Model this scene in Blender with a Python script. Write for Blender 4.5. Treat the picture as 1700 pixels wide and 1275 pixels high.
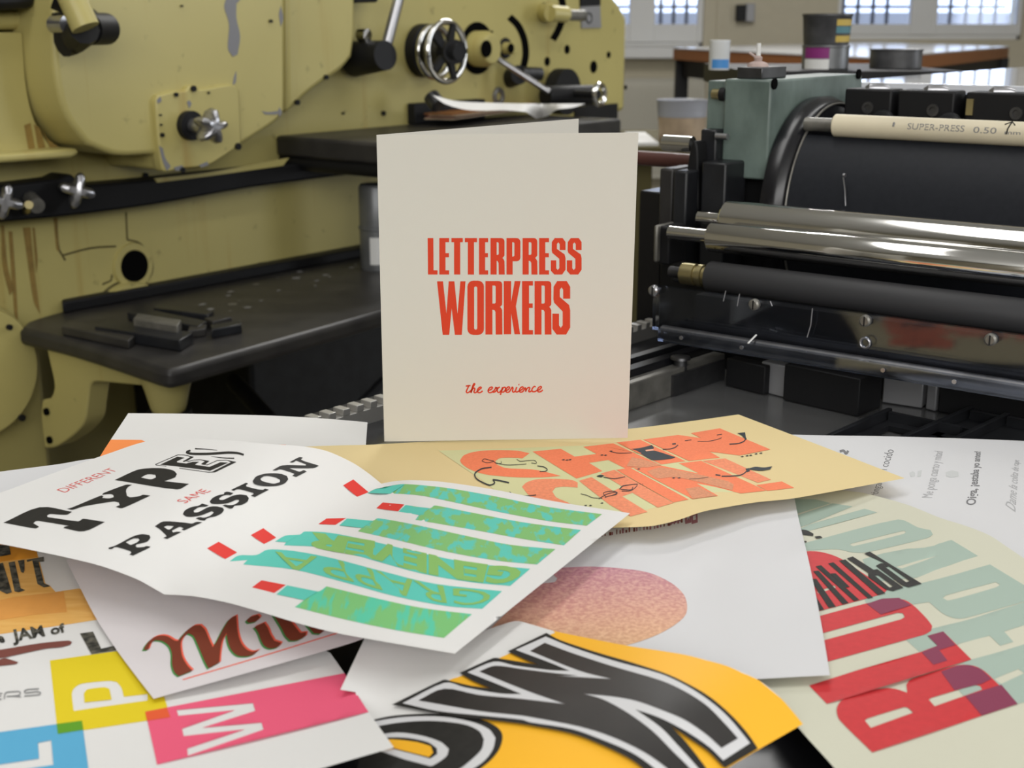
import bpy, bmesh, math, random
import numpy as np
from mathutils import Vector, Matrix, Euler
from mathutils.geometry import delaunay_2d_cdt, tessellate_polygon

# ------------------------------------------------------------------ camera, world, lights, exposure
S = bpy.context.scene
for o in list(bpy.data.objects): bpy.data.objects.remove(o)
W, H = 1700.0, 1275.0
F = 2150.0                      # focal length in pixels
PITCH = math.radians(15.4)
Z0 = 0.85                       # height of the press bed above the floor
CH = 0.29                       # camera height above the bed
PHI = math.radians(37.3)        # both presses are turned by this angle
CAM = Vector((0, 0, Z0 + CH))
cd = bpy.data.cameras.new('camera'); cam = bpy.data.objects.new('camera', cd)
S.collection.objects.link(cam); S.camera = cam
cam.location = CAM; cam.rotation_euler = (math.pi/2 - PITCH, 0, 0)
cd.sensor_width = 36; cd.lens = F/W*36; cd.clip_start = .02; cd.clip_end = 100
cd.dof.use_dof = True; cd.dof.focus_distance = 0.80; cd.dof.aperture_fstop = 15
wd = bpy.data.worlds.new('sky'); S.world = wd; wd.use_nodes = True
wd.node_tree.nodes['Background'].inputs[0].default_value = (.62, .74, 1, 1)
wd.node_tree.nodes['Background'].inputs[1].default_value = 2.9
def area(name, loc, size, power, col=(1, .99, .97), rot=(0, 0, 0)):
    l = bpy.data.lights.new(name, 'AREA'); l.shape = 'RECTANGLE'; l.size, l.size_y = size
    l.energy = power; l.color = col
    o = bpy.data.objects.new(name, l); o.location = loc; o.rotation_euler = rot; S.collection.objects.link(o); return o
LW = 1.0
area('ceiling_lamp_near', (-.5, .9, 3.15), (.5, 2.4), 19*LW, rot=(0, 0, -PHI))
area('ceiling_lamp_right', (1.9, 1.9, 3.15), (.35, 2.4), 15*LW, rot=(0, 0, -PHI))
area('ceiling_lamp_far', (.8, 5.0, 3.15), (.35, 2.4), 80*LW, rot=(0, 0, -PHI))
area('window_behind_camera', (.7, -2.85, 2.25), (4.6, 1.4), 95*LW, col=(1, .995, .985), rot=(math.radians(90), 0, 0))  # added soft fill light behind the camera, no window there
area('daylight_window_right', (5.9, 1.6, 1.8), (2.6, 1.8), 70*LW, col=(.88, .93, 1), rot=(0, math.radians(90), 0))
S.view_settings.view_transform = 'Standard'; S.view_settings.look = 'None'
S.view_settings.gamma = 1; S.view_settings.use_curve_mapping = False
S.view_settings.exposure = 0.12
try:
    S.cycles.use_denoising = True; S.cycles.max_bounces = 8
except Exception: pass

# ------------------------------------------------------------------ pixel <-> world
FW = Vector((0, math.cos(PITCH), -math.sin(PITCH))); UP = Vector((0, math.sin(PITCH), math.cos(PITCH)))
BU = Vector((math.cos(PHI), -math.sin(PHI), 0)); AV = Vector((math.sin(PHI), math.cos(PHI), 0)); ZZ = Vector((0, 0, 1))
def ray(x, y): return Vector(((x-W/2)/F, 0, 0)) + UP*(-(y-H/2)/F) + FW
def pz(x, y, z):                                   # pixel on the horizontal plane z above the bed
    r = ray(x, y); return CAM + r*((z - CH)/r.z)
def pd(x, y, d): return CAM + ray(x, y)*d           # pixel at camera depth d
def pu(x, y, u): r = ray(x, y); return CAM + r*(u/r.dot(BU))
def pv(x, y, v): r = ray(x, y); return CAM + r*(v/r.dot(AV))
def pY(x, y, Y): r = ray(x, y); return CAM + r*(Y/r.y)
def L(u, v, z): return BU*u + AV*v + ZZ*(Z0+z)      # press frame -> world
def uvz(p): return (p.dot(BU), p.dot(AV), p.z-Z0)
def px(p):
    q = p-CAM; d = q.dot(FW); return (W/2+F*q.x/d, H/2-F*q.dot(UP)/d, d)
def proj_len(n, d): return n*d/F                    # n pixels at depth d in metres

# ------------------------------------------------------------------ materials
def lin(c): return tuple((v/255/12.92 if v/255 <= .04045 else ((v/255+.055)/1.055)**2.4) for v in c)
MATS = {}
def mat(name, c, rough=.5, metal=0., var=0., scale=20., c2=None, spec=.5, bump=0., stretch=(1, 1, 1), sharp=None, trans=None, coat=0):
    if name in MATS: return MATS[name]
    m = bpy.data.materials.new(name); m.use_nodes = True; nt = m.node_tree; b = nt.nodes['Principled BSDF']
    b.inputs['Base Color'].default_value = (*lin(c), 1); b.inputs['Roughness'].default_value = rough
    b.inputs['Metallic'].default_value = metal; b.inputs['Specular IOR Level'].default_value = spec
    if coat: b.inputs['Coat Weight'].default_value = coat
    if var or c2:
        tc = nt.nodes.new('ShaderNodeTexCoord'); mp = nt.nodes.new('ShaderNodeMapping'); nz = nt.nodes.new('ShaderNodeTexNoise')
        nt.links.new(tc.outputs['Object'], mp.inputs[0]); mp.inputs['Scale'].default_value = stretch
        nt.links.new(mp.outputs[0], nz.inputs['Vector']); nz.inputs['Scale'].default_value = scale; nz.inputs['Detail'].default_value = 6
        rp = nt.nodes.new('ShaderNodeValToRGB')
        lo, hi = sharp if sharp else (.3, .7)
        rp.color_ramp.elements[0].position = lo; rp.color_ramp.elements[1].position = hi
        a = lin(c); d = lin(c2) if c2 else tuple(min(1, v*(1+var)) for v in a)
        a0 = a if c2 else tuple(v*(1-var) for v in a)
        rp.color_ramp.elements[0].color = (*a0, 1); rp.color_ramp.elements[1].color = (*d, 1)
        nt.links.new(nz.outputs[0], rp.inputs[0]); nt.links.new(rp.outputs[0], b.inputs['Base Color'])
        if bump:
            bp = nt.nodes.new('ShaderNodeBump'); bp.inputs['Strength'].default_value = bump; bp.inputs['Distance'].default_value = .002
            nt.links.new(nz.outputs[0], bp.inputs['Height']); nt.links.new(bp.outputs[0], b.inputs['Normal'])
    MATS[name] = m; return m
def M(n): return MATS[n]
for n, c, kw in [
    ('white_paper', (229, 228, 226), dict(rough=.75, spec=.2)), ('card_paper', (213, 210, 201), dict(rough=.8, spec=.15)),
    ('cool_paper', (217, 217, 219), dict(rough=.7, spec=.25)), ('lilac_paper', (224, 218, 220), dict(rough=.75, spec=.2)),
    ('yellow_paper', (231, 210, 158), dict(rough=.8, spec=.15)), ('cream_paper', (211, 210, 191), dict(rough=.75, spec=.2)),
    ('ink_black', (46, 45, 43), dict(spec=.15, rough=.6, var=.12, scale=300)), ('ink_black_gloss', (44, 41, 39), dict(spec=.3, rough=.5, var=.15, scale=60)),
    ('ink_red', (214, 68, 42), dict(spec=.15, rough=.65)), ('ink_small_red', (222, 92, 88), dict(spec=.15, rough=.7)),
    ('ink_cap_red', (226, 66, 60), dict(spec=.15, rough=.65)), ('ink_orange', (252, 138, 98), dict(spec=.15, rough=.7, var=.07, scale=700)),
    ('ink_brown_orange', (222, 152, 116), dict(spec=.15, rough=.7, var=.12, scale=700)),
    ('ink_teal', (98, 202, 186), dict(spec=.15, rough=.65)), ('ink_green_teal', (134, 192, 120), dict(spec=.15, rough=.65, c2=(100, 202, 186), scale=170, stretch=(1, .45, 1), sharp=(.5, .57))),
    ('ink_green_stripe', (128, 196, 124), dict(spec=.15, rough=.65, c2=(96, 204, 170), scale=210, stretch=(1, .16, 1), sharp=(.5, .58))),
    ('ink_olive', (140, 190, 108), dict(spec=.15, rough=.65)), ('ink_pale_green', (218, 218, 168), dict(spec=.15, rough=.75)),
    ('ink_yellow', (255, 190, 50), dict(spec=.15, rough=.5)), ('ink_square_yellow', (232, 208, 40), dict(spec=.15, rough=.6)),
    ('ink_pink', (240, 98, 130), dict(spec=.15, rough=.6)), ('ink_blue', (96, 176, 216), dict(spec=.15, rough=.6)),
    ('ink_green_overlap', (100, 162, 46), dict(spec=.15, rough=.6)), ('ink_orange_overlap', (234, 98, 56), dict(spec=.15, rough=.6)),
    ('ink_wood_orange', (232, 172, 88), dict(spec=.15, rough=.65, c2=(246, 196, 116), scale=40, stretch=(1, 5, 1))), ('ink_deep_orange', (222, 148, 48), dict(spec=.15, rough=.65, var=.08, scale=80)),
    ('ink_mid_orange', (232, 162, 78), dict(rough=.65, var=.07, scale=60)), ('ink_light_orange', (244, 150, 112), dict(spec=.15, rough=.7, var=.1, scale=500)), ('ink_worn_black', (52, 52, 48), dict(spec=.15, rough=.7, c2=(116, 112, 100), scale=240, sharp=(.4, .7))),
    ('ink_brown', (128, 76, 68), dict(spec=.15, rough=.65)), ('ink_mil_brown', (128, 62, 44), dict(spec=.15, rough=.6)), ('ink_mil_red', (250, 108, 84), dict(spec=.15, rough=.6)), ('ink_mil_green', (84, 150, 84), dict(spec=.15, rough=.6)),
    ('ink_sage', (170, 188, 176), dict(spec=.15, rough=.65)), ('ink_crimson', (206, 58, 62), dict(spec=.15, rough=.55, var=.05, scale=300)), ('ink_plum', (138, 62, 88), dict(spec=.15, rough=.6)),
    ('ink_grey', (130, 130, 132), dict(spec=.15, rough=.7)), ('ink_light_grey', (182, 182, 184), dict(spec=.15, rough=.7)), ('ink_faint', (204, 206, 206), dict(spec=.15, rough=.7)),
    ('ink_mauve', (160, 110, 120), dict(spec=.15, rough=.7)), ('ink_triangle', (255, 152, 86), dict(spec=.15, rough=.6)), ('ink_salmon', (250, 180, 150), dict(spec=.15, rough=.6)),
    ('ink_slate', (54, 60, 66), dict(spec=.15, rough=.6)),
    # metals and machine
    ('black_iron', (32, 33, 36), dict(rough=.38, spec=.35, var=.35, scale=30)), ('black_gloss', (20, 20, 24), dict(rough=.25)), ('matte_black', (21, 21, 23), dict(rough=.55, spec=.3)),
    ('worn_black', (38, 37, 38), dict(rough=.42, spec=.35, c2=(56, 54, 52), scale=18)), ('hole_black', (8, 8, 8), dict(rough=.9, spec=.05)),
    ('bed_steel', (150, 150, 150), dict(rough=.24, metal=.7, var=.12, scale=9)), ('dark_steel', (84, 84, 86), dict(rough=.35, metal=.8, var=.3, scale=40)),
    ('grey_steel', (128, 126, 120), dict(rough=.42, metal=.6, var=.25, scale=60)), ('chrome', (214, 213, 210), dict(rough=.1, metal=1)), ('silver', (176, 176, 180), dict(rough=.28, metal=.9)),
    ('brass', (176, 164, 122), dict(rough=.3, metal=.9)), ('rubber', (56, 56, 58), dict(rough=.5, spec=.3)), ('cylinder_blanket', (33, 35, 40), dict(rough=.5, var=.1, scale=200, spec=.2)),
    ('tube_cream', (214, 204, 178), dict(rough=.55, var=.06, scale=20)), ('teal_paint', (112, 127, 121), dict(rough=.4, c2=(80, 93, 88), scale=34, bump=.2, sharp=(.35, .75), stretch=(1, 1, .6))), ('rack_steel', (188, 186, 182), dict(rough=.4, metal=.6)),
    ('wood', (150, 92, 48), dict(rough=.5, var=.15, scale=20, stretch=(1, 8, 8))), ('table_white', (226, 228, 232), dict(rough=.12, spec=.6)), ('wall_paint', (196, 188, 166), dict(rough=.8, var=.02)),
    ('white_paint', (222, 222, 220), dict(rough=.5)), ('floor_concrete', (120, 116, 108), dict(rough=.7, var=.2, scale=6)), ('tin', (120, 122, 124), dict(rough=.4, metal=.5, var=.15, scale=30)),
    ('label_purple', (134, 40, 116), dict(rough=.6)), ('label_white', (224, 224, 222), dict(rough=.6)), ('label_yellow', (196, 170, 84), dict(rough=.6)), ('label_teal', (84, 130, 140), dict(rough=.6)),
    ('label_blue', (70, 140, 206), dict(rough=.5)), ('plastic_white', (226, 228, 228), dict(rough=.35)), ('bucket_film', (158, 160, 168), dict(rough=.3)), ('bucket_tan', (170, 150, 126), dict(rough=.6, var=.2, scale=30)),
    ('rod_maroon', (86, 52, 46), dict(rough=.4)), ('bare_chip', (128, 128, 132), dict(rough=.5)), ('rust', (142, 116, 58), dict(rough=.7, var=.2, scale=60)), ('plate_grey', (150, 150, 152), dict(rough=.4, metal=.3)), ('crud_pink', (176, 156, 150), dict(rough=.8, var=.2, scale=60)),
    ('board_gloss', (226, 228, 234), dict(rough=.06, spec=.7)), ('seam_dark', (84, 76, 40), dict(rough=.8)), ('radiator_paint', (200, 196, 182), dict(rough=.5)), ('iron_bar', (70, 72, 80), dict(rough=.6)), ('bucket_dark', (70, 70, 72), dict(rough=.4, var=.4, scale=40)),
]: mat(n, c, **kw)

def press_paint():
    m = mat('press_paint', (182, 171, 108), rough=.38, var=.05, scale=4)
    nt = m.node_tree; b = nt.nodes['Principled BSDF']; old = b.inputs['Base Color'].links[0].from_socket
    tc = nt.nodes.new('ShaderNodeTexCoord'); mp = nt.nodes.new('ShaderNodeMapping'); nz = nt.nodes.new('ShaderNodeTexNoise')
    mp.inputs['Scale'].default_value = (30, 30, 1.6); nt.links.new(tc.outputs['Object'], mp.inputs[0]); nt.links.new(mp.outputs[0], nz.inputs['Vector'])
    nz.inputs['Scale'].default_value = 1; nz.inputs['Detail'].default_value = 5
    rp = nt.nodes.new('ShaderNodeValToRGB'); rp.color_ramp.elements[0].position = .62; rp.color_ramp.elements[1].position = .8
    rp.color_ramp.elements[0].color = (0, 0, 0, 1); rp.color_ramp.elements[1].color = (.5, .5, .5, 1)
    nt.links.new(nz.outputs[0], rp.inputs[0])
    mx = nt.nodes.new('ShaderNodeMix'); mx.data_type = 'RGBA'; nt.links.new(rp.outputs[0], mx.inputs[0]); nt.links.new(old, mx.inputs[6])
    mx.inputs[7].default_value = (*lin((158, 124, 52)), 1); # small dark grime specks
    n2 = nt.nodes.new('ShaderNodeTexNoise'); n2.inputs['Scale'].default_value = 38; n2.inputs['Detail'].default_value = 4; nt.links.new(tc.outputs['Object'], n2.inputs['Vector'])
    r2 = nt.nodes.new('ShaderNodeValToRGB'); r2.color_ramp.elements[0].position = .66; r2.color_ramp.elements[1].position = .76
    r2.color_ramp.elements[0].color = (0, 0, 0, 1); r2.color_ramp.elements[1].color = (.45, .45, .45, 1); nt.links.new(n2.outputs[0], r2.inputs[0])
    m2 = nt.nodes.new('ShaderNodeMix'); m2.data_type = 'RGBA'; nt.links.new(r2.outputs[0], m2.inputs[0]); nt.links.new(mx.outputs[2], m2.inputs[6])
    m2.inputs[7].default_value = (*lin((104, 92, 50)), 1); nt.links.new(m2.outputs[2], b.inputs['Base Color'])
    return m
press_paint()
def sun_print():                                    # split-fountain print: mauve at one edge to orange at the other, speckled
    m = mat('ink_split', (176, 120, 130), rough=.7, c2=(240, 206, 186), scale=480, sharp=(.36, .66))
    nt = m.node_tree; b = nt.nodes['Principled BSDF']; old = b.inputs['Base Color'].links[0].from_socket
    tc = nt.nodes.new('ShaderNodeTexCoord'); sp = nt.nodes.new('ShaderNodeSeparateXYZ'); nt.links.new(tc.outputs['Object'], sp.inputs[0])
    mr = nt.nodes.new('ShaderNodeMapRange'); nt.links.new(sp.outputs[1], mr.inputs[0]); m['grad'] = 1
    mr.inputs[1].default_value = -.10; mr.inputs[2].default_value = .05; mr.name = 'grad'
    rp = nt.nodes.new('ShaderNodeValToRGB'); nt.links.new(mr.outputs[0], rp.inputs[0])
    rp.color_ramp.elements[0].color = (*lin((240, 190, 120)), 1); rp.color_ramp.elements[1].color = (*lin((190, 120, 150)), 1)
    e = rp.color_ramp.elements.new(.45); e.color = (*lin((222, 160, 132)), 1)
    mx = nt.nodes.new('ShaderNodeMix'); mx.data_type = 'RGBA'; mx.inputs[0].default_value = .6
    nt.links.new(old, mx.inputs[6]); nt.links.new(rp.outputs[0], mx.inputs[7]); nt.links.new(mx.outputs[2], b.inputs['Base Color'])
sun_print()
def clear_plate(name, tint, k):
    m = bpy.data.materials.new(name); m.use_nodes = True; nt = m.node_tree; out = nt.nodes['Material Output']
    nt.nodes.remove(nt.nodes['Principled BSDF'])
    t = nt.nodes.new('ShaderNodeBsdfTransparent'); t.inputs[0].default_value = (*tint, 1)
    g = nt.nodes.new('ShaderNodeBsdfGlossy'); g.inputs['Roughness'].default_value = .06
    g.inputs[0].default_value = (.8, .86, 1, 1)
    fr = nt.nodes.new('ShaderNodeFresnel'); fr.inputs[0].default_value = 1.45
    ad = nt.nodes.new('ShaderNodeMath'); ad.operation = 'ADD'; ad.inputs[1].default_value = k; nt.links.new(fr.outputs[0], ad.inputs[0])
    mx = nt.nodes.new('ShaderNodeMixShader'); nt.links.new(ad.outputs[0], mx.inputs[0]); nt.links.new(t.outputs[0], mx.inputs[1]); nt.links.new(g.outputs[0], mx.inputs[2])
    nt.links.new(mx.outputs[0], out.inputs[0]); MATS[name] = m
clear_plate('acrylic', (.86, .88, .92), .03)
clear_plate('window_glass', (.95, .96, .98), .02)

# ------------------------------------------------------------------ mesh helpers
class MB:
    def __init__(s): s.v = []; s.f = []; s.m = []; s.mats = []
    def mi(s, m):
        if m not in s.mats: s.mats.append(m)
        return s.mats.index(m)
    def add(s, vs, fs, m):
        n = len(s.v); k = s.mi(m); s.v += [Vector(v) for v in vs]
        for f in fs: s.f.append([n+i for i in f]); s.m.append(k)
    def prism(s, poly, vec, m):                      # polygon (world) pushed along vec
        n = len(poly); vec = Vector(vec); lo = [Vector(p) for p in poly]; hi = [p+vec for p in lo]
        s.add(lo+hi, [list(range(n))[::-1], list(range(n, 2*n))] + [[i, (i+1) % n, n+(i+1) % n, n+i] for i in range(n)], m)
    def obox(s, c, ax, m):                           # corner + three edge vectors
        c = Vector(c); a, b, d = [Vector(q) for q in ax]
        s.prism([c, c+a, c+a+b, c+b], d, m)
    def lbox(s, u0, u1, v0, v1, z0, z1, m):          # box in the press frame
        s.prism([L(u0, v0, z0), L(u1, v0, z0), L(u1, v1, z0), L(u0, v1, z0)], (0, 0, z1-z0), m)
    def box(s, x0, x1, y0, y1, z0, z1, m):
        s.prism([(x0, y0, z0), (x1, y0, z0), (x1, y1, z0), (x0, y1, z0)], (0, 0, z1-z0), m)
    def lathe(s, o, ax, prof, m, seg=32, a0=0, a1=2*math.pi, lob=None):   # prof: (distance along axis, radius)
        o = Vector(o); ax = Vector(ax).normalized(); t = Vector((0, 0, 1)) if abs(ax.z) < .9 else Vector((1, 0, 0))
        e1 = ax.cross(t).normalized(); e2 = ax.cross(e1).normalized()
        full = abs(a1-a0-2*math.pi) < 1e-6; k = seg if full else seg+1; vs = []
        for d, r in prof:
            for i in range(k):
                a = a0+(a1-a0)*i/seg; rr = r*(lob(a) if lob else 1)
                vs.append(o+ax*d+(e1*math.cos(a)+e2*math.sin(a))*rr)
        fs = []
        for j in range(len(prof)-1):
            for i in range(seg):
                i2 = (i+1) % k; fs.append([j*k+i, j*k+i2, (j+1)*k+i2, (j+1)*k+i])
        if full:
            fs.append(list(range(k))[::-1]); n = (len(prof)-1)*k; fs.append(list(range(n, n+k)))
        s.add(vs, fs, m)
    def rod(s, p0, p1, r, m, seg=20, r2=None):
        p0, p1 = Vector(p0), Vector(p1); ln = (p1-p0).length
        s.lathe(p0, p1-p0, [(0, r), (ln, r if r2 is None else r2)], m, seg)
    def path(s, pts, r, m, seg=10):                  # tube along a polyline
        pts = [Vector(p) for p in pts]; vs = []; fs = []; pe = None
        for i, p in enumerate(pts):
            d = (pts[min(i+1, len(pts)-1)]-pts[max(i-1, 0)]).normalized()
            if pe is None:
                t = Vector((0, 0, 1)) if abs(d.z) < .9 else Vector((1, 0, 0)); e = d.cross(t).normalized()
            else: e = (pe-d*pe.dot(d)).normalized()
            pe = e; g = d.cross(e)
            vs += [p+(e*math.cos(2*math.pi*k/seg)+g*math.sin(2*math.pi*k/seg))*r for k in range(seg)]
        for i in range(len(pts)-1):
            for k in range(seg): fs.append([i*seg+k, i*seg+(k+1) % seg, (i+1)*seg+(k+1) % seg, (i+1)*seg+k])
        fs += [list(range(seg))[::-1], list(range((len(pts)-1)*seg, len(pts)*seg))]
        s.add(vs, fs, m)
    def torus(s, c, ax, R, r, m, seg=40, sg=10):
        c = Vector(c); ax = Vector(ax).normalized(); t = Vector((0, 0, 1)) if abs(ax.z) < .9 else Vector((1, 0, 0))
        e1 = ax.cross(t).normalized(); e2 = ax.cross(e1); vs = []; fs = []
        for i in range(seg):
            a = 2*math.pi*i/seg; e = e1*math.cos(a)+e2*math.sin(a)
            for k in range(sg):
                b = 2*math.pi*k/sg; vs.append(c+e*(R+r*math.cos(b))+ax*r*math.sin(b))
        for i in range(seg):
            for k in range(sg): fs.append([i*sg+k, ((i+1) % seg)*sg+k, ((i+1) % seg)*sg+(k+1) % sg, i*sg+(k+1) % sg])
        s.add(vs, fs, m)
    def disc(s, c, ax, r, t, m, seg=28): s.lathe(c, ax, [(0, r), (t, r)], m, seg)
    def star(s, c, ax, r, t, m, n=5, ph=0):          # lobed hand knob on a short neck
        f = lambda a: .72+.28*math.cos(n*(a+ph)); one = lambda a: 1
        s.lathe(c, ax, [(0, r*.38), (t*.45, r*.34)], m, 20)
        s.lathe(Vector(c)+Vector(ax).normalized()*t*.4, ax, [(0, r*.5), (t*.1, r*.85), (t*.3, r), (t*.5, r*.9), (t*.6, r*.55)], m, 60, lob=f)
    def build(s, name, parent=None, bevel=0, smooth=True, seg=2, loc=None, angle=35):
        me = bpy.data.meshes.new(name)
        base = parent.location if parent else None
        if parent is not None:
            p = parent
            base = Vector((0, 0, 0)); q = p
            while q: base += q.location; q = q.parent
        if base is None:
            xs = [v for v in s.v]; base = Vector(((min(v.x for v in xs)+max(v.x for v in xs))/2, (min(v.y for v in xs)+max(v.y for v in xs))/2, min(v.z for v in xs)))
        me.from_pydata([v-base for v in s.v], [], s.f)
        for m in s.mats: me.materials.append(MATS[m])
        me.polygons.foreach_set('material_index', s.m)
        bm = bmesh.new(); bm.from_mesh(me); bmesh.ops.recalc_face_normals(bm, faces=bm.faces); bm.to_mesh(me); bm.free()
        if smooth:
            me.polygons.foreach_set('use_smooth', [True]*len(me.polygons)); me.set_sharp_from_angle(angle=math.radians(angle))
        o = bpy.data.objects.new(name, me); S.collection.objects.link(o)
        if parent: o.parent = parent
        else: o.location = base
        if bevel:
            bv = o.modifiers.new('bevel', 'BEVEL'); bv.width = bevel; bv.segments = seg; bv.limit_method = 'ANGLE'; bv.angle_limit = math.radians(50)
            bv.harden_normals = False
        return o
def pieces(mb, name, parent, **kw):                # every separate piece of a batch becomes a part of its own
    par = list(range(len(mb.v)))
    def find(i):
        while par[i] != i: par[i] = par[par[i]]; i = par[i]
        return i
    for f in mb.f:
        for i in f[1:]: par[find(i)] = find(f[0])
    gr = {}
    for k, f in enumerate(mb.f): gr.setdefault(find(f[0]), []).append(k)
    out = []
    for ks in gr.values():
        m = MB(); idx = {}
        for k in ks:
            nf = []
            for i in mb.f[k]:
                if i not in idx: idx[i] = len(m.v); m.v.append(mb.v[i])
                nf.append(idx[i])
            m.f.append(nf); m.m.append(m.mi(mb.mats[mb.m[k]]))
        out.append(m.build(name, parent, **kw))
    return out
def tag(o, label, cat, group=None):
    o['label'] = label; o['category'] = cat
    if group: o['group'] = group
    return o
def struct(o): o['kind'] = 'structure'; return o
def empty(name, loc, label, cat, group=None):
    o = bpy.data.objects.new(name, None); o.location = loc; o.empty_display_size = .05; S.collection.objects.link(o); return tag(o, label, cat, group)

# ------------------------------------------------------------------ printed sheets
def tps(ctl):
    P = np.array([(x/400., y/400.) for x, y, z in ctl]); z = np.array([c[2] for c in ctl]); n = len(P)
    def U(d2): return np.where(d2 > 1e-12, d2*np.log(np.maximum(d2, 1e-12)), 0)
    K = U(((P[:, None]-P[None])**2).sum(2)) + np.eye(n)*1e-4; Q = np.c_[np.ones(n), P]
    A = np.zeros((n+3, n+3)); A[:n, :n] = K; A[:n, n:] = Q; A[n:, :n] = Q.T
    w = np.linalg.solve(A, np.r_[z, 0, 0, 0])
    def f(x, y):
        p = np.array((x/400., y/400.)); d = ((P-p)**2).sum(1); return float(U(d)@w[:n] + w[n]+w[n+1:]@p)
    return f
def smooth(ring, ang=42, k=4, maxseg=1e9, closed=True):       # round a traced outline except at its true corners
    n = len(ring); P = [np.array(p, float) for p in ring]; out = []
    def turn(i):
        if not closed and i in (0, n-1): return 180
        a = P[i]-P[i-1]; b = P[(i+1) % n]-P[i]
        c = a@b/(np.linalg.norm(a)*np.linalg.norm(b)+1e-9); return math.degrees(math.acos(max(-1, min(1, c))))
    sh = [turn(i) > ang for i in range(n)]
    for i in range(n if closed else n-1):
        j = (i+1) % n; p0, p1 = P[i], P[j]
        t0 = (p1-p0) if sh[i] else (p1-P[i-1])/2; t1 = (p1-p0) if sh[j] else (P[(j+1) % n]-p0)/2
        ln = np.linalg.norm(p1-p0)
        for t, tt in ((t0, 0), (t1, 1)):
            pass
        l0 = np.linalg.norm(t0); l1 = np.linalg.norm(t1)
        if l0 > ln: t0 = t0*ln/l0
        if l1 > ln: t1 = t1*ln/l1
        kk = 1 if (sh[i] and sh[j]) else k
        kk = max(kk, int(ln/maxseg)+1)
        for s in range(kk):
            t = s/kk; out.append(tuple((2*t**3-3*t*t+1)*p0+(t**3-2*t*t+t)*t0+(-2*t**3+3*t*t)*p1+(t**3-t*t)*t1))
    if not closed: out.append(tuple(P[-1]))
    return out
def inside(pts, ring):
    x, y = pts[:, 0], pts[:, 1]; r = np.array(ring); res = np.zeros(len(pts), bool); j = len(r)-1
    for i in range(len(r)):
        xi, yi = r[i]; xj, yj = r[j]
        if yi != yj: res ^= ((yi > y) != (yj > y)) & (x < (xj-xi)*(y-yi)/(yj-yi)+xi)
        j = i
    return res
def fill(rings, step, clip=None):                             # triangulate rings (even-odd), optionally clipped
    vs = []; es = []
    for r in rings+([clip] if clip else []):
        n = len(vs); vs += [Vector(p) for p in r]; es += [(n+i, n+(i+1) % len(r)) for i in range(len(r))]
    a = np.array(rings[0]); x0, y0 = a.min(0); x1, y1 = a.max(0)
    if step:
        gx, gy = np.meshgrid(np.arange(x0+step*.37, x1, step), np.arange(y0+step*.37, y1, step)); g = np.c_[gx.ravel(), gy.ravel()]
        if len(g):
            ok = np.zeros(len(g), bool)
            for r in rings: ok ^= inside(g, r)
            vs += [Vector(p) for p in g[ok]]
    V, E_, Fc, *_ = delaunay_2d_cdt(vs, es, [], 0, 1e-4)
    V = np.array([tuple(v) for v in V]); T = [tuple(f) for f in Fc]
    c = np.array([V[list(t)].mean(0) for t in T]); ok = np.zeros(len(T), bool)
    for r in rings: ok ^= inside(c, r)
    if clip: ok &= inside(c, clip)
    return V, [t for t, k in zip(T, ok) if k]
def homog(q):                                                 # unit square (TL,TR,BR,BL) -> quad
    src = [(0, 1), (1, 1), (1, 0), (0, 0)]; A = []; b = []
    for (x, y), (X, Y) in zip(src, q):
        A += [[x, y, 1, 0, 0, 0, -X*x, -X*y], [0, 0, 0, x, y, 1, -Y*x, -Y*y]]; b += [X, Y]
    h = np.linalg.solve(np.array(A, float), np.array(b, float))
    return lambda x, y: ((h[0]*x+h[1]*y+h[2])/(h[6]*x+h[7]*y+1), (h[3]*x+h[4]*y+h[5])/(h[6]*x+h[7]*y+1))
def text2d(s, bold=0., shear=0.):                              # lettering as triangles in the unit square of its cap box
    cu = bpy.data.curves.new('t', 'FONT'); cu.body = s; cu.size = 1; cu.offset = bold; cu.shear = shear; cu.resolution_u = 3
    o = bpy.data.objects.new('t', cu); S.collection.objects.link(o)
    ev = o.evaluated_get(bpy.context.evaluated_depsgraph_get()); me = ev.to_mesh(); me.calc_loop_triangles()
    V = np.array([v.co[:2] for v in me.vertices]); T = [tuple(t.vertices) for t in me.loop_triangles]
    ev.to_mesh_clear(); bpy.data.objects.remove(o); bpy.data.curves.remove(cu)
    lo, hi = V[:, 0].min(), V[:, 0].max(); V[:, 0] = (V[:, 0]-lo)/(hi-lo); V[:, 1] = V[:, 1]/.73
    return V, T
def text_on(s, quad, bold=0., shear=0.):
    V, T = text2d(s, bold, shear); h = homog(quad); return ('tri', np.array([h(x, y) for x, y in V]), T)
def stroke(pts, w, k=4, sm=True, taper=None):                   # pen line of width w
    P = np.array(smooth(pts, ang=179, k=k, closed=False)) if sm else np.array(pts, float)
    n = len(P); V = []; T = []
    for i in range(n):
        d = P[min(i+1, n-1)]-P[max(i-1, 0)]; d /= np.linalg.norm(d)+1e-9; nn = np.array((-d[1], d[0]))
        ww = w*(taper(i/(n-1)) if taper else 1)/2
        V += [P[i]+nn*ww, P[i]-nn*ww]
    for i in range(n-1): T += [(2*i, 2*i+1, 2*i+3), (2*i, 2*i+3, 2*i+2)]
    return ('tri', np.array(V), T)
def poly(*rings, sm=True, ang=42): return ('poly', [smooth(r, ang) if sm else list(r) for r in rings])
def at(pts, ox, oy, s): return [(ox+x/s, oy+y/s) for x, y in pts]
class Crop:                                                     # reads traced points of an enlarged detail
    def __init__(c, ox, oy, s): c.o = (ox, oy, s)
    def __call__(c, *pts): return at(pts, *c.o)
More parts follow.
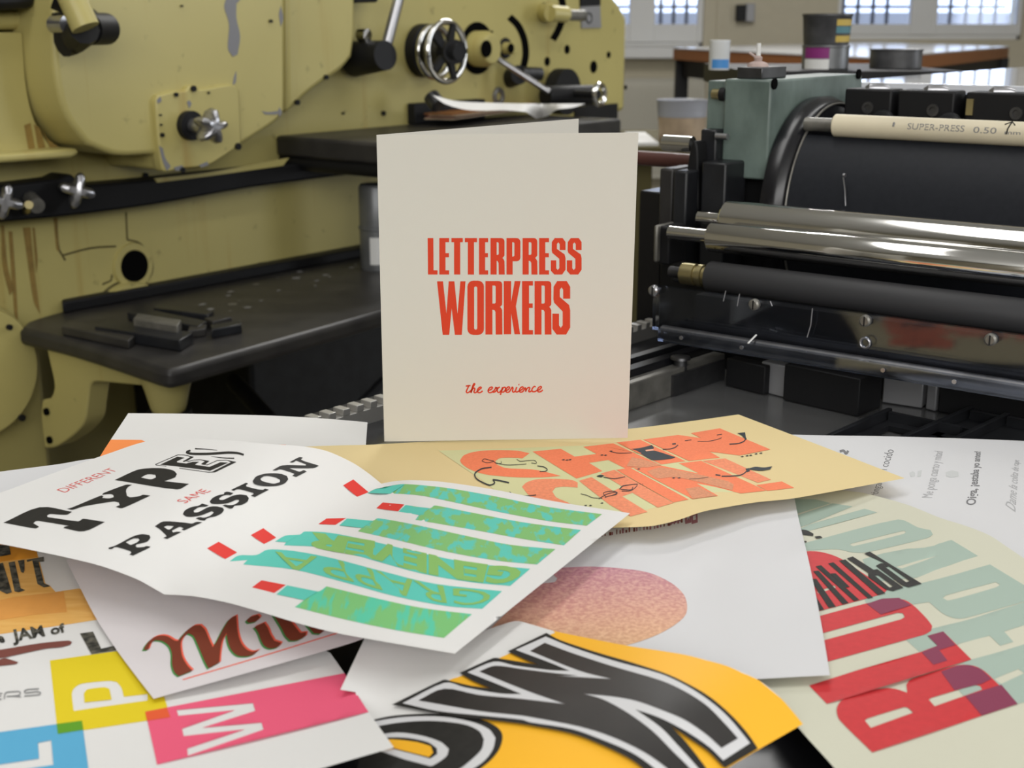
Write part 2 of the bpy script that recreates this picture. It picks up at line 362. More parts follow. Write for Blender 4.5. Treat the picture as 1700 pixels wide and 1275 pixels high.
def sheet(name, outline, ctl, paper, prints, label=None, cat=None, parent=None, mapping=None, step=16, thick=.00028, group=None, osm=True, grad=None):
    z = tps(ctl) if ctl else None
    if mapping is None: mapping = lambda x, y, off: pz(x, y, z(x, y)/1000+off)
    ring = smooth(outline, 27, 6, 14) if osm else smooth(outline, 0, 1, 14)
    mb = MB(); V, T = fill([ring], step)
    top = [mapping(x, y, 0) for x, y in V]; bot = [mapping(x, y, -thick) for x, y in V]; n = len(V)
    mb.add(top+bot, [list(t) for t in T]+[[n+i for i in t[::-1]] for t in T], paper)
    cnt = {}
    for t in T:
        for i in range(3):
            e = (t[i], t[(i+1) % 3]); cnt[tuple(sorted(e))] = cnt.get(tuple(sorted(e)), []) + [e]
    mb.add(top+bot, [[e[0][1], e[0][0], n+e[0][0], n+e[0][1]] for e in cnt.values() if len(e) == 1], paper)
    for ink, layer, shape in prints:
        if shape[0] == 'poly': PV, PT = fill(shape[1], 12, ring)
        else: PV, PT = shape[1], shape[2]
        if not len(PT): continue
        mb.add([mapping(x, y, .00012*layer) for x, y in PV], [list(t) for t in PT], ink)
    o = build_sheet(mb, name, parent)
    if label: tag(o, label, cat, group)
    return o
def build_sheet(mb, name, parent=None):
    base = Vector((0, 0, 0)); q = parent
    while q: base += q.location; q = q.parent
    if parent is None:
        xs = mb.v; base = Vector((sum(v.x for v in xs)/len(xs), sum(v.y for v in xs)/len(xs), min(v.z for v in xs)))
    me = bpy.data.meshes.new(name); me.from_pydata([v-base for v in mb.v], [], mb.f)
    for m in mb.mats: me.materials.append(MATS[m])
    me.polygons.foreach_set('material_index', mb.m); me.polygons.foreach_set('use_smooth', [True]*len(me.polygons)); me.set_sharp_from_angle(angle=math.radians(50))
    o = bpy.data.objects.new(name, me); S.collection.objects.link(o)
    if parent: o.parent = parent
    else: o.location = base
    return o
# ================================================================== the room
FL = 0.0
mb = MB(); mb.box(-5, 6, -3, 9.45, -.1, 0, 'floor_concrete'); struct(mb.build('floor'))
mb = MB(); mb.box(-5, 6, -3, 9.45, 3.2, 3.3, 'white_paint'); struct(mb.build('ceiling'))
YB = 9.2
def wx(x): return pY(x, 100, YB).x
def wz(y): return pY(1300, y, YB).z
w1, w2, w3, w4 = wx(1000), wx(1166), wx(1386), wx(1692)
zs = wz(78); zt_ = 2.6
mb = MB()
for x0, x1, z0, z1 in ((-5, w1, 0, 3.2), (w2, w3, 0, 3.2), (w4, 6, 0, 3.2), (w1, w2, 0, zs), (w1, w2, zt_, 3.2), (w3, w4, 0, wz(66)), (w3, w4, zt_, 3.2)):
    mb.box(x0, x1, YB, YB+.25, z0, z1, 'wall_paint')
struct(mb.build('wall_back', smooth=False))
for nm, q in (('wall_left', (-5.1, -5, -3, 9.45)), ('wall_right', (6, 6.1, -3, 9.45)), ('wall_front', (-5, 6, -3.1, -3))):
    mb = MB(); mb.box(*q, 0, 3.2, 'wall_paint'); struct(mb.build(nm))
mb = MB(); mb.box(wx(1187), wx(1193), YB-.012, YB, 0, 3.2, 'wall_paint'); struct(mb.build('trim_1'))
def window(n, xs, ys, sash, bars):
    x0, x1 = wx(xs[0]), wx(xs[1]); zb = wz(ys); r = MB(); fy = YB+.03
    r.box(x0, x1, fy, fy+.07, zb, zb+.03, 'white_paint'); r.box(x0, x1, fy, fy+.07, zt_-.05, zt_, 'white_paint')
    r.box(x0, x0+.03, fy, fy+.07, zb, zt_, 'white_paint'); r.box(x1-.03, x1, fy, fy+.07, zb, zt_, 'white_paint')
    for a, b_ in sash[1]: r.box(wx(a), wx(b_), fy-.01, fy+.06, zb+.03, zt_-.05, 'white_paint')
    r.box(x0, x1, fy-.005, fy+.06, zb+.03, wz(sash[0]), 'white_paint')
    f = struct(r.build('window_%d' % n, bevel=.006))
    g = MB(); g.box(x0+.03, x1-.03, fy+.03, fy+.036, wz(sash[0]), zt_-.05, 'window_glass'); g.build('pane', f, smooth=False)
    k = MB()
    for bx in bars: k.rod((wx(bx), YB+.35, zb-.1), (wx(bx), YB+.35, zt_), .014, 'iron_bar', 8)
    k.rod((x0, YB+.35, wz(10)), (x1, YB+.35, wz(10)), .01, 'iron_bar', 8); k.build('window_bars', f)
window(1, (1000, 1166), 78, (40, ((1000, 1016), (1044, 1086), (1156, 1166))), (1104, 1126, 1148))
window(2, (1386, 1692), 66, (40, ((1386, 1394), (1508, 1552), (1684, 1692))), (1415, 1440, 1466, 1490, 1572, 1598, 1625, 1650, 1675))
mb = MB(); mb.box(w1, w2, YB-.16, YB+.03, zs-.075, zs, 'white_paint'); struct(mb.build('trim_2', bevel=.01))
# the yard wall and railings outside
mb = MB(); mb.box(-8, 12, 15, 15.2, -1, 1.3, 'plate_grey'); mb.box(-8, 12, 11.3, 15, -1, -.9, 'floor_concrete'); struct(mb.build('wall_yard'))
# panel radiator under the window
rad = empty('radiator', (wx(1110), YB-.1, .12), 'pale panel radiator on the wall under the left window', 'radiator')
mb = MB(); zr = wz(132)
mb.box(wx(1020), wx(1168), YB-.1, YB-.05, .12, zr, 'radiator_paint')
for i in range(26): xx = wx(1022)+i*(wx(1166)-wx(1022))/26; mb.box(xx, xx+.010, YB-.106, YB-.1, .16, zr-.04, 'radiator_paint')
mb.build('panel', rad, bevel=.003); mb = MB(); mb.box(wx(1018), wx(1170), YB-.105, YB-.04, zr, zr+.012, 'radiator_paint'); mb.build('top_grille', rad)
sw = empty('switch_box', (wx(1232), YB-.05, wz(38)), 'small grey and black switch box on the wall between the windows', 'switch')
mb = MB(); mb.box(wx(1232), wx(1247), YB-.06, YB, wz(36), wz(6), 'plate_grey'); mb.build('housing', sw, bevel=.004)
mb = MB(); mb.box(wx(1217), wx(1233), YB-.07, YB, wz(35), wz(8), 'matte_black'); mb.build('button_block', sw, bevel=.004)

# ================================================================== the yellow cylinder press (left)
ZT = -.13
U0 = uvz(pz(100, 517, ZT))[0]
def dep(p): return (p-CAM).dot(FW)
press = empty('printing_press', L(U0-.3, 2.0, -Z0), 'big yellow-painted cylinder press filling the left side of the room', 'press')
def wslab(m, pts, u, d, ma, ang=30): m.prism([pu(x, y, u) for x, y in smooth(pts, ang, 4)], BU*-d, ma)
def vz(x, y, u): q = uvz(pu(x, y, u)); return q[1], q[2]
mb = MB()
v0 = vz(-150, 400, U0)[0]; v1 = vz(1040, 100, U0)[0]; vt = vz(1020, 0, U0)
zb = vz(1040, 184, U0)[1]
vlo = vz(945, 190, U0)[0]; vrec = uvz(pz(60, 560, ZT))[1]+.085; pts = [(v0, -Z0), (vrec, -Z0), (vrec, ZT-.03), (vlo, ZT-.03), (vlo, zb-.02), (v1, zb), (v1, vz(1042, 30, U0)[1]), (v1-.04, vz(1030, 4, U0)[1]), (v1-.15, vz(1000, -40, U0)[1]), (v1-.5, .62), (v0, .62)]
mb.prism([L(U0, v, z) for v, z in pts], BU*-.75, 'press_paint')
mb.build('side_frame', press, bevel=.012)
mb = MB(); mb.lbox(U0-.74, U0-.48, vrec-.02, vlo, -Z0, ZT-.02, 'press_paint'); mb.build('lower_frame', press, bevel=.01)
def wall_art(m, pts, u, ma, sm=True, t=.0008):
    m.prism([pu(x, y, u) for x, y in (smooth(pts, 42, 4) if sm else pts)], BU*t, ma)
# bulging front cover
UC = U0+.13
mb = MB(); wslab(mb, [(92, -90), (88, 60), (95, 140), (112, 195), (146, 240), (195, 258), (262, 256), (268, 284), (345, 277), (402, 240), (455, 206), (474, 186), (474, 60), (474, -90)], UC, .16, 'press_paint')
cov = mb.build('gear_cover', press, bevel=.045, seg=5)
mb = MB()
for q in ([(376, -5), (402, -5), (392, 6), (392, 30), (398, 60), (394, 90), (386, 94), (378, 80), (380, 40), (372, 12)], [(388, 128), (392, 118), (391, 136), (386, 142)]): wall_art(mb, q, UC, 'bare_chip')
mb.build('bare_patch', cov)['label'] = 'grey patch of worn paint'
mb = MB(); wslab(mb, [(474, -90), (590, -90), (591, 50), (586, 95), (566, 118), (520, 150), (476, 190)], U0+.07, .08, 'press_paint'); mb.build('guard_panel', press, bevel=.02, seg=3)
mb = MB(); wslab(mb, [(-80, 52), (38, 54), (44, 140), (58, 200), (86, 246), (110, 250), (-80, 262)], U0+.06, .08, 'press_paint'); mb.build('side_casting', press, bevel=.02, seg=3)
mb = MB(); wslab(mb, [(-80, 262), (128, 246), (134, 254), (120, 262), (-80, 277)], U0+.10, .11, 'press_paint', 10); led = mb.build('ledge', press, bevel=.006)
mb = MB(); wslab(mb, [(-80, -30), (60, -40), (62, 14), (-80, 22)], U0+.09, .1, 'matte_black', 10); mb.build('top_bar', press, bevel=.01)
mb = MB(); wslab(mb, [(-80, 22), (60, 14), (80, 30), (90, 48), (-80, 52)], U0+.05, .06, 'press_paint', 10); mb.build('shoulder', press, bevel=.01)
for q in ([(40, 208), (50, 204), (58, 250), (48, 252)], [(56, 206), (66, 214), (76, 250), (64, 250)], [(70, 216), (80, 232), (110, 252), (86, 252)]):
    mb = MB(); wall_art(mb, q, U0+.0605, 'rust'); mb.build('rust_streak', press)['label'] = 'brown rust run'
for q in ([(54, 378), (57, 378), (62, 430), (60, 452)], [(14, 384), (20, 384), (26, 470), (30, 540), (24, 520)], [(2, 374), (6, 374), (12, 440), (22, 480), (16, 490), (4, 440)], [(38, 378), (50, 377), (52, 400), (58, 460), (66, 520), (56, 500), (44, 420)], [(89, 362), (95, 362), (96, 386), (98, 418), (94, 414), (91, 386)]):
    mb = MB(); wall_art(mb, q, U0+.0005, 'rust'); mb.build('rust_streak', press)['label'] = 'brown rust run'
# hatch with star knob
UH = UC+.010
mb = MB(); wslab(mb, [(259, 170), (263, 158), (290, 151), (308, 150), (316, 141), (326, 143), (332, 148), (385, 140), (396, 148), (398, 160), (401, 240), (372, 260), (345, 275), (300, 281), (277, 286), (270, 281), (264, 240)], UH, .02, 'press_paint', 50)
hat = mb.build('hatch', cov, bevel=.004)
ck = pu(312, 208, UH); dk = dep(ck); mb = MB(); mb.disc(ck, BU, 24*dk/F, .012, 'matte_black'); mb.star(ck+BU*.012, BU, 31*dk/F, .055, 'silver', 5, .5); mb.build('star_knob', press, bevel=.002)
mb = MB()
for x, y, r in ((320, 147, 5), (291, 157, 3.5), (268, 224, 3.5), (302, 282, 4.5), (394, 243, 6), (265, 191, 1.6), (266, 207, 1.6), (345, 154, 1.8)): q = pu(x, y, UH); mb.disc(q, BU, r*dk/F, .004, 'matte_black', 14)
pieces(mb, 'screw', cov)
mb = MB()
for x, y, ux, r in ((448, 35, UC, 2.5), (492, 170, U0+.0705, 4.5), (540, 128, U0+.0705, 4), (300, 10, UC, 1.5), (44, 40, U0+.05, 2), (635, 188, U0, 4), (568, 188, U0, 2), (240, 291, U0, 4.5), (14, 543, U0+.051, 5), (35, 693, U0+.051, 6)): q = pu(x, y, ux); mb.disc(q, BU, r*dep(q)/F, .005, 'matte_black', 14)
pieces(mb, 'bolt_head', press)
for q in ([(264, 242), (270, 246), (274, 262), (283, 276), (277, 284), (270, 268)], [(288, 278), (302, 274), (306, 281), (292, 284)], [(330, 274), (344, 268), (346, 274), (334, 278)], [(260, 166), (266, 160), (268, 168), (262, 172)], [(314, 166), (318, 172), (314, 180), (310, 170)]):
    mb = MB(); wall_art(mb, q, UH+.0003, 'bare_chip', t=.0005); mb.build('bare_patch', hat)['label'] = 'grey patch of chipped paint'
for q in ([(434, 184), (444, 186), (462, 184), (460, 190), (440, 190)], [(466, 10), (470, 30), (466, 44), (463, 24)], [(464, 178), (468, 186), (464, 194), (461, 186)]):
    mb = MB(); wall_art(mb, q, UC+.0003, 'bare_chip', t=.0005); mb.build('bare_patch', cov)['label'] = 'grey patch of worn paint'
# lever at the top left: yellow arm and black grips
q = lambda x, y, u: pu(x, y, u)
mb = MB(); mb.rod(q(112, -20, UC+.10), q(142, 46, UC+.12), .018, 'press_paint'); mb.build('lever_arm', press)
mb = MB(); mb.path([q(104, 70, UC+.05), q(120, 66, UC+.05), q(134, 56, UC+.08), q(140, 48, UC+.10)], .020, 'matte_black'); mb.rod(q(92, 42, UC+.03), q(128, 36, UC+.04), .016, 'matte_black'); mb.rod(q(146, 48, UC+.08), q(176, 48, UC+.06), .021, 'matte_black'); mb.rod(q(148, 30, UC+.02), q(150, 50, UC+.08), .014, 'matte_black'); mb.disc(q(90, 41, UC+.03), BU, .012, .03, 'silver'); mb.rod(q(92, -10, UC+.05), q(116, 0, UC+.06), .02, 'matte_black'); mb.build('lever_grip', press)
# upper long rail with knobs
UR = U0+.05
mb = MB(); wslab(mb, [(-80, 319), (100, 297), (118, 288), (140, 308), (255, 298), (420, 280), (660, 255), (660, 280), (420, 311), (255, 340), (100, 360), (-80, 376)], UR, .05, 'matte_black', 10); rail = mb.build('upper_rail', press, bevel=.004)
mb = MB(); wslab(mb, [(258, 296), (350, 286), (480, 262), (470, 275), (350, 292), (262, 303)], UR+.003, .004, 'press_paint', 10); mb.build('rail_cover', press)
for x, y in ((4, 330), (122, 312)): c_ = pu(x, y, UR); mb = MB(); mb.star(c_, (BU+AV*-.5), 30*dep(c_)/F, .05, 'silver', 4, .3); mb.build('star_knob', press, bevel=.002)
mb = MB(); mb.rod(pu(50, 330, UR), pu(62, 342, UR+.03), .011, 'grey_steel'); mb.rod(pu(44, 350, UR), pu(48, 340, UR+.03), .006, 'brass'); mb.build('small_catch', press)
# lower frame details
q0 = pu(220, 441, U0); d0 = dep(q0)
mb = MB(); mb.lathe(q0-BU*.001, BU, [(0, 39*d0/F), (.006, 37*d0/F), (.006, 27*d0/F), (.004, 25*d0/F)], 'press_paint', 40); mb.build('boss', press)
mb = MB(); mb.disc(q0+BU*.001, BU, 26*d0/F, .006, 'hole_black', 36); mb.build('oil_hole', press)['label'] = 'round black hole'
q0 = pu(215, 545, U0); mb = MB(); mb.lathe(q0, BU, [(-.01, 80*d0/F), (.010, 79*d0/F), (.014, 76*d0/F)], 'press_paint', 60); mb.build('cover_disc', press); mb = MB(); mb.torus(pu(215, 545, U0), BU, 80.5*d0/F, .0022, 'seam_dark', 64, 6); mb.build('seam', press)
q0 = pu(-40, 620, U0+.04); mb = MB(); mb.lathe(q0-BU*.05, BU, [(0, 118*dep(q0)/F), (.04, 118*dep(q0)/F), (.055, 110*dep(q0)/F)], 'press_paint', 60); mb.build('flywheel_guard', press)
mb = MB()
for pts in ([(93, 368), (94, 388), (98, 415), (104, 424), (150, 412), (192, 409)], [(98, 415), (108, 432)], [(209, 352), (211, 398)], [(211, 398), (232, 404), (250, 428), (252, 452), (240, 470)], [(400, 453), (430, 437), (465, 437), (478, 446)], [(186, 456), (184, 466), (170, 472)]):
    mb.path([pu(x, y, U0) for x, y in smooth(pts, 40, 3, closed=False)], .0016, 'seam_dark', 6)
pieces(mb, 'seam', press)
# hand wheel, bosses, slots and levers on the far part
UW = U0
c0 = pu(700, 84, UW); d0 = dep(c0); R0 = 50*d0/F
wheel = MB(); cw = pu(741, 86, UW+.16); dw = dep(cw); Rw = 48*dw/F
wheel.torus(cw, BU, Rw, 5.2*dw/F, 'chrome', 56, 12); hw = wheel.build('handwheel', press)
mb = MB(); mb.rod(c0, cw+BU*.02, .022, 'matte_black'); mb.disc(cw-BU*.012, BU, 13*dw/F, .04, 'matte_black'); mb.build('hub', hw)
mb = MB()
for k in range(5):
    a_ = .3+k*2*math.pi/5; dirv = ZZ*math.cos(a_)+AV*math.sin(a_); t_ = BU.cross(dirv)
    mb.prism([cw+t_*.008+dirv*.02, cw-t_*.008+dirv*.02, cw-t_*.004+dirv*Rw*.98, cw+t_*.004+dirv*Rw*.98], BU*.008, 'matte_black')
pieces(mb, 'spoke', hw)
mb = MB(); ci = pu(722, 86, UW+.07); mb.torus(ci, BU, Rw*.9, 5*dw/F, 'chrome', 56, 12); mb.build('inner_ring', press)
mb = MB(); mb.lathe(c0, BU, [(0, R0*.86), (.02, R0*.86), (.024, R0*.7)], 'matte_black', 40); mb.build('wheel_plate', press)
def cyl(name, x, y, r, t, ma, u=U0, par=press, prof=None):
    c_ = pu(x, y, u); d_ = dep(c_); m = MB()
    m.lathe(c_, BU, prof(r*d_/F, t) if prof else [(0, r*d_/F), (t, r*d_/F)], ma, 36); return m.build(name, par, bevel=.002)
cyl('crescent_plate', 791, 80, 42, .006, 'hole_black')
bo = cyl('shaft_boss', 786, 81, 29, .05, 'press_paint', prof=lambda r, t: [(0, r), (t*.7, r), (t, r*.8)])
cyl('shaft_hole', 806, 81, 14, .004, 'hole_black', U0+.051, bo)
b2 = cyl('small_boss', 838, 80, 17, .004, 'matte_black'); cyl('boss_pin', 836, 80, 10, .03, 'press_paint', U0, b2, lambda r, t: [(0, r), (t, r*.9)])
cyl('pin_end', 847, 80, 8, .004, 'hole_black', U0+.031, b2)
b3 = cyl('upper_boss', 903, 21, 16, .004, 'matte_black'); mb = MB(); mb.rod(pu(903, 21, U0), pu(918, 22, U0+.05), .02, 'press_paint'); mb.build('boss_pin', b3)
mb = MB(); mb.rod(pu(914, 22, U0+.05), pu(940, 24, U0+.06), .017, 'press_paint'); mb.rod(pu(938, 25, U0+.06), pu(968, 26, U0+.06), .012, 'grey_steel'); mb.build('threaded_rod', b3)
for pts, w in (([(846, 28), (860, 42), (870, 64), (873, 90), (869, 112)], 11), ([(929, -12), (934, 5), (934, 28), (928, 48), (918, 66)], 11)):
    s_ = stroke(pts, w); m = MB(); vs = [pu(x, y, U0+.001) for x, y in s_[1]]; m.add(vs, [list(t) for t in s_[2]], 'hole_black'); m.build('curved_slot', press)['label'] = 'curved black slot'
for x, y, r in ((908, 102, 7.5), (941, 82, 7.5), (985, 111, 10), (1010, 91, 5.5), (1038, 145, 4), (816, 53, 2.5)): cyl('round_hole', x, y, r, .002, 'hole_black')
lp = MB(); wall_art(lp, [(962, 10), (994, 9), (996, 46), (964, 47)], U0, 'plate_grey', False, .004); lpo = lp.build('name_plate', press); lp = MB(); wall_art(lp, [(962, -8), (994, -9), (994, 9), (962, 11)], U0, 'matte_black', False, .005); lp.build('plate_header', lpo)
lp = MB(); cq = pu(978, 30, U0+.0045); lp.torus(cq, BU, 8*dep(cq)/F, .0018, 'dark_steel', 24, 6); lp.build('plate_emblem', lpo)
mb = MB(); mb.rod(pu(824, 97, U0+.02), pu(912, 153, U0+.12), .0065, 'silver'); mb.build('diagonal_rod', press)
mb = MB(); mb.rod(pu(846, 130, U0), pu(862, 124, U0+.04), .02, 'matte_black'); mb.rod(pu(866, 122, U0+.04), pu(898, 123, U0+.06), .014, 'dark_steel'); mb.build('knurled_handle', press)
mb = MB(); mb.rod(pu(640, 82, U0+.10), pu(666, -18, U0+.08), .010, 'silver'); mb.build('lever_rod', press)
mb = MB(); mb.rod(pu(588, 98, U0+.02), pu(640, 92, U0+.11), .032, 'matte_black', r2=.026); mb.path([pu(597, 60, U0+.05), pu(608, 66, U0+.06), pu(614, 84, U0+.08)], .009, 'dark_steel'); mb.disc(pu(597, 58, U0+.05), BU, .011, .02, 'chrome'); mb.build('lever_block', press)
mb = MB(); wslab(mb, [(588, -20), (632, -20), (628, 4), (588, 5)], U0+.06, .06, 'matte_black', 10); mb.build('upper_block', press, bevel=.004)
# feed board and the parts on it
ufb = U0+.25
zf = vz(470, 226, U0+.02)[1]
va = uvz(pz(470, 226, zf))[1]
vb = uvz(pz(1008, 196, zf))[1]
mb = MB(); mb.lbox(U0-.0, ufb, va, vb, zf-.036, zf, 'worn_black'); fb = mb.build('feed_board', press, bevel=.006)
mb = MB(); mb.rod(L(U0, va+.02, zf-.045), L(ufb, va+.02, zf-.045), .015, 'matte_black'); mb.build('board_roller', press)
zk = lambda x, y: uvz(pz(x, y, zf))
mb = MB(); p = pz(640, 204, zf); mb.obox(p, (BU*.08, AV*.22, ZZ*.04), 'matte_black'); mb.build('side_lay', press, bevel=.003)
mb = MB(); cc = pu(925, 152, U0+.03); mb.rod(cc, cc+BU*.03, .05, 'matte_black'); mb.rod(pu(905, 160, U0+.1), pu(985, 158, U0+.14), .022, 'matte_black'); mb.build('gauge_drum', press)
mb = MB(); cr_ = pu(995, 157, U0+.20); dr = dep(cr_)
mb.torus(cr_, BU, 16*dr/F, 4.4*dr/F, 'chrome', 30, 8); mb.disc(cr_-BU*.06, BU, 7*dr/F, .06, 'matte_black'); mb.build('lobed_handle', press)
mb = MB(); mb.rod(pu(716, 160, U0+.08), pu(728, 176, U0+.1), .016, 'dark_steel'); mb.build('guide_block', press)
mb = MB(); cx = pu(827, 160, U0); mb.torus(cx, BU, 11*dep(cx)/F, .006, 'grey_steel', 24, 8); mb.build('small_ring', press)
mb = MB(); mb.lbox(U0-.1, U0+.004, v1-.22, v1-.04, zb-.03, zb+.02, 'matte_black'); mb.build('end_foot', press)
# delivery board (black tray)
TP = [(33, 545), (46, 533), (100, 517), (330, 466), (632, 414), (760, 392), (700, 492), (632, 517), (480, 560), (340, 599), (302, 610), (280, 614), (262, 611), (240, 604), (120, 566)]
mb = MB(); mb.prism([pz(x, y, ZT) for x, y in smooth(TP, 30, 4)], (0, 0, -.026), 'worn_black'); tray = mb.build('delivery_board', press, bevel=.008, seg=3)
mb = MB(); mb.prism([pz(x, y, ZT) for x, y in ((105, 521), (640, 420), (640, 408), (103, 509))], (0, 0, .018), 'matte_black'); mb.build('board_fence', press, bevel=.003)
random.seed(5)
mb = MB()
for i in range(26):
    x = random.uniform(330, 600); y = 560-(x-280)*.28-random.uniform(14, 75)*(1-(x-330)/900); p = pz(x, y, ZT+.0004); s_ = random.uniform(.0015, .006)
    mb.prism([p+BU*s_*math.cos(k*1.26)*random.uniform(.5, 1.4)+AV*s_*math.sin(k*1.26)*random.uniform(.6, 2) for k in range(5)], (0, 0, .0002), random.choice(['plate_grey', 'plate_grey', 'grey_steel', 'ink_cap_red' if i % 9 == 0 else 'plate_grey']))
o = mb.build('ink_specks', tray); o['label'] = 'pale specks of dried ink'; o['kind'] = 'stuff'
vbk = uvz(pz(60, 560, ZT))[1]+.03
def vslab(m, pts, v, d, ma, ang=30): m.prism([pv(x, y, v) for x, y in smooth(pts, ang, 4)], AV*d, ma)
mb = MB(); vslab(mb, [(76, 572), (150, 592), (232, 618), (250, 640), (235, 640), (200, 637), (158, 634), (149, 642), (145, 670), (140, 700), (122, 722), (92, 742), (74, 744), (68, 690), (70, 664), (84, 660), (90, 640), (82, 600)], vbk, .035, 'press_paint', 60)
brk = mb.build('board_bracket', press, bevel=.006)
mb = MB()
for x, y in ((79, 683), (84, 730)): p = pv(x, y, vbk); mb.disc(p, AV*-1, .0055, .004, 'hole_black', 16)
pieces(mb, 'bracket_bolt', brk)
pc = pz(276, 622, ZT-.03); mb = MB(); mb.lathe(pc, (0, 0, -1), [(0, .036), (.02, .03), (.045, .024), (.05, .022)], 'press_paint', 24); mb.build('corner_lug', press)
mb = MB(); mb.rod(pc-ZZ*.05, pc-ZZ*.05-ZZ*.3+AV*.02, .030, 'matte_black'); mb.build('corner_post', press)
mb = MB(); mb.rod(pv(388, 632, vbk+.35), pv(450, 700, vbk+.3), .014, 'matte_black'); mb.build('brace_rod', press)
mb = MB(); mb.lbox(U0-.47, U0-.1, vbk+.55, vbk+1.0, -.55, -.26, 'black_iron'); mb.build('lower_gearbox', press, bevel=.01)  # black colour stands in for the shade under the delivery board
mb = MB(); cc = [L(U0+.30, vbk+.25, -.42), L(U0+.30, vbk+.4, -.33), L(U0+.26, vbk+.6, -.27), L(U0+.2, vbk+.85, -.24)]; mb.path(cc, .016, 'black_iron'); mb.build('hose', press)
# metal spacing blocks lying on the delivery board
blocks = [((118, 545), (228, 568), (215, 580), 'worn_black', .012, 'long dark metal bar at the front left of the black tray'),
    ((158, 560), (300, 584), (322, 570), 'black_iron', .016, 'thick dark bar nearest the front edge of the black tray'),
    ((222, 545), (296, 557), (302, 547), 'grey_steel', .014, 'pale bare-metal bar lying tilted on the other bars'),
    ((212, 531), (330, 556), (345, 546), 'black_iron', .012, 'dark bar lying behind the pale metal bar'),
    ((255, 524), (346, 536), (356, 529), 'black_iron', .012, 'rearmost dark bar on the black tray'),
    ((340, 541), (372, 534), (386, 540), 'worn_black', .012, 'short dark block beyond the pale bar'),
    ((352, 562), (402, 553), (400, 545), 'black_iron', .013, 'dark block at the right end of the group of bars'),
    ((312, 562), (342, 558), (344, 550), 'worn_black', .011, 'small dark block in the middle of the group of bars')]
for (p0, p1, p2, ma, h_, lab) in blocks:
    z_ = ZT+(.013 if ma == 'grey_steel' else .0006); A0, A1, A2 = pz(*p0, z_), pz(*p1, z_), pz(*p2, z_)
    mb = MB(); d2 = A2-A1; mb.obox(A0, (A1-A0, d2, ZZ*h_), ma); tag(mb.build('metal_bar', bevel=.0015), lab, 'metal bar', 'spacing bars on the black tray')
# canister standing on the tray behind the card
pc = pz(628, 446, ZT); dc = dep(pc); can = empty('canister', pc, 'grey metal canister with a white label, standing on the tray left of the standing card', 'canister')
mb = MB(); r_ = 29*dc/F; zt2 = .42*1.0; hh = 140*dc/F
mb.lathe(pc, (0, 0, 1), [(0, r_*.97), (.004, r_), (hh*.47, r_), (hh*.48, r_*1.06), (hh*.51, r_*1.06), (hh*.52, r_), (hh*.96, r_), (hh, r_*.9)], 'tin', 36); mb.build('body', can)
mb = MB(); fd = (CAM-pc); fd.z = 0; fd.normalize(); mb.lathe(pc+ZZ*hh*.08, (0, 0, 1), [(0, r_*1.01), (hh*.32, r_*1.01)], 'label_white', 16, 2.8, 3.6)
mb.build('label', can)
# papers on the feed board
rnd = random.Random(2)
zz = zf+.0008
for i, (x0, x1, y0, dd, ma, lab) in enumerate([(730, 880, 202, .06, 'label_yellow', 'brown-edged stack of old prints under the loose white sheet'), (750, 890, 199, .06, 'crud_pink', 'second pinkish stack of prints on the feed board')]):
    p0 = pz(x0, y0, zz); p1 = pz(x1, y0-20, zz); e1 = p1-p0; e1.z = 0; n1 = Vector((-e1.y, e1.x, 0)).normalized(); mb = MB()
    for k in range(4):
        of = Vector((rnd.uniform(-.01, .01), rnd.uniform(-.01, .01), 0)); mb.obox(p0+of+ZZ*(k*.0028), (e1, n1*dd, ZZ*.0020), rnd.choice(['wood', 'crud_pink', 'seam_dark', 'bucket_tan', 'ink_brown']))
    tag(mb.build('print_stack'), lab, 'paper stack'); zz += .0118
P4 = [(718, 158, .072), (760, 167, .055), (830, 171, .048), (900, 172, .046), (972, 172, .044), (950, 179, .044), (925, 181, .043), (908, 193, .024), (890, 197, .018), (874, 186, .041), (840, 183, .046), (780, 183, .048), (740, 173, .058), (850, 177, .047)]
zq = tps([(x, y, (zf+h_)*1000) for x, y, h_ in P4])
sheet('loose_white_sheet', [(718, 158), (760, 168), (830, 171), (900, 172), (972, 172), (950, 179), (925, 182), (908, 193), (890, 197), (874, 186), (840, 183), (780, 183), (740, 173)], [(x, y, (zf+h_)*1000) for x, y, h_ in P4], 'white_paper', [], 'loose white sheet with a drooping corner on the far feed board', 'paper', step=6)

# ================================================================== the proof press (right): bed
proof = empty('proof_press', L(.1, .9, -Z0), 'black and teal proof press with chrome rollers, its bed carrying the pile of prints', 'press')
mb = MB(); ze = -.002
bedp = [pz(x, y, 0) for x, y in ((1030, 690), (1195, 640), (1240, 615), (1900, 760), (2300, 1500), (-700, 1500), (330, 800))]
mb.prism([pz(x, y, 0) for x, y in ((-1400, 2300), (340, 800), (1196, 612), (2500, 860), (3600, 2300))], (0, 0, -.05), 'bed_steel'); mb.build('bed', proof)
mb = MB(); mb.prism([pz(x, y, -.05) for x, y in ((-500, 2300), (520, 760), (1180, 640), (2300, 860), (2600, 2300))], (0, 0, -.55), 'matte_black'); mb.build('base_cabinet', proof)
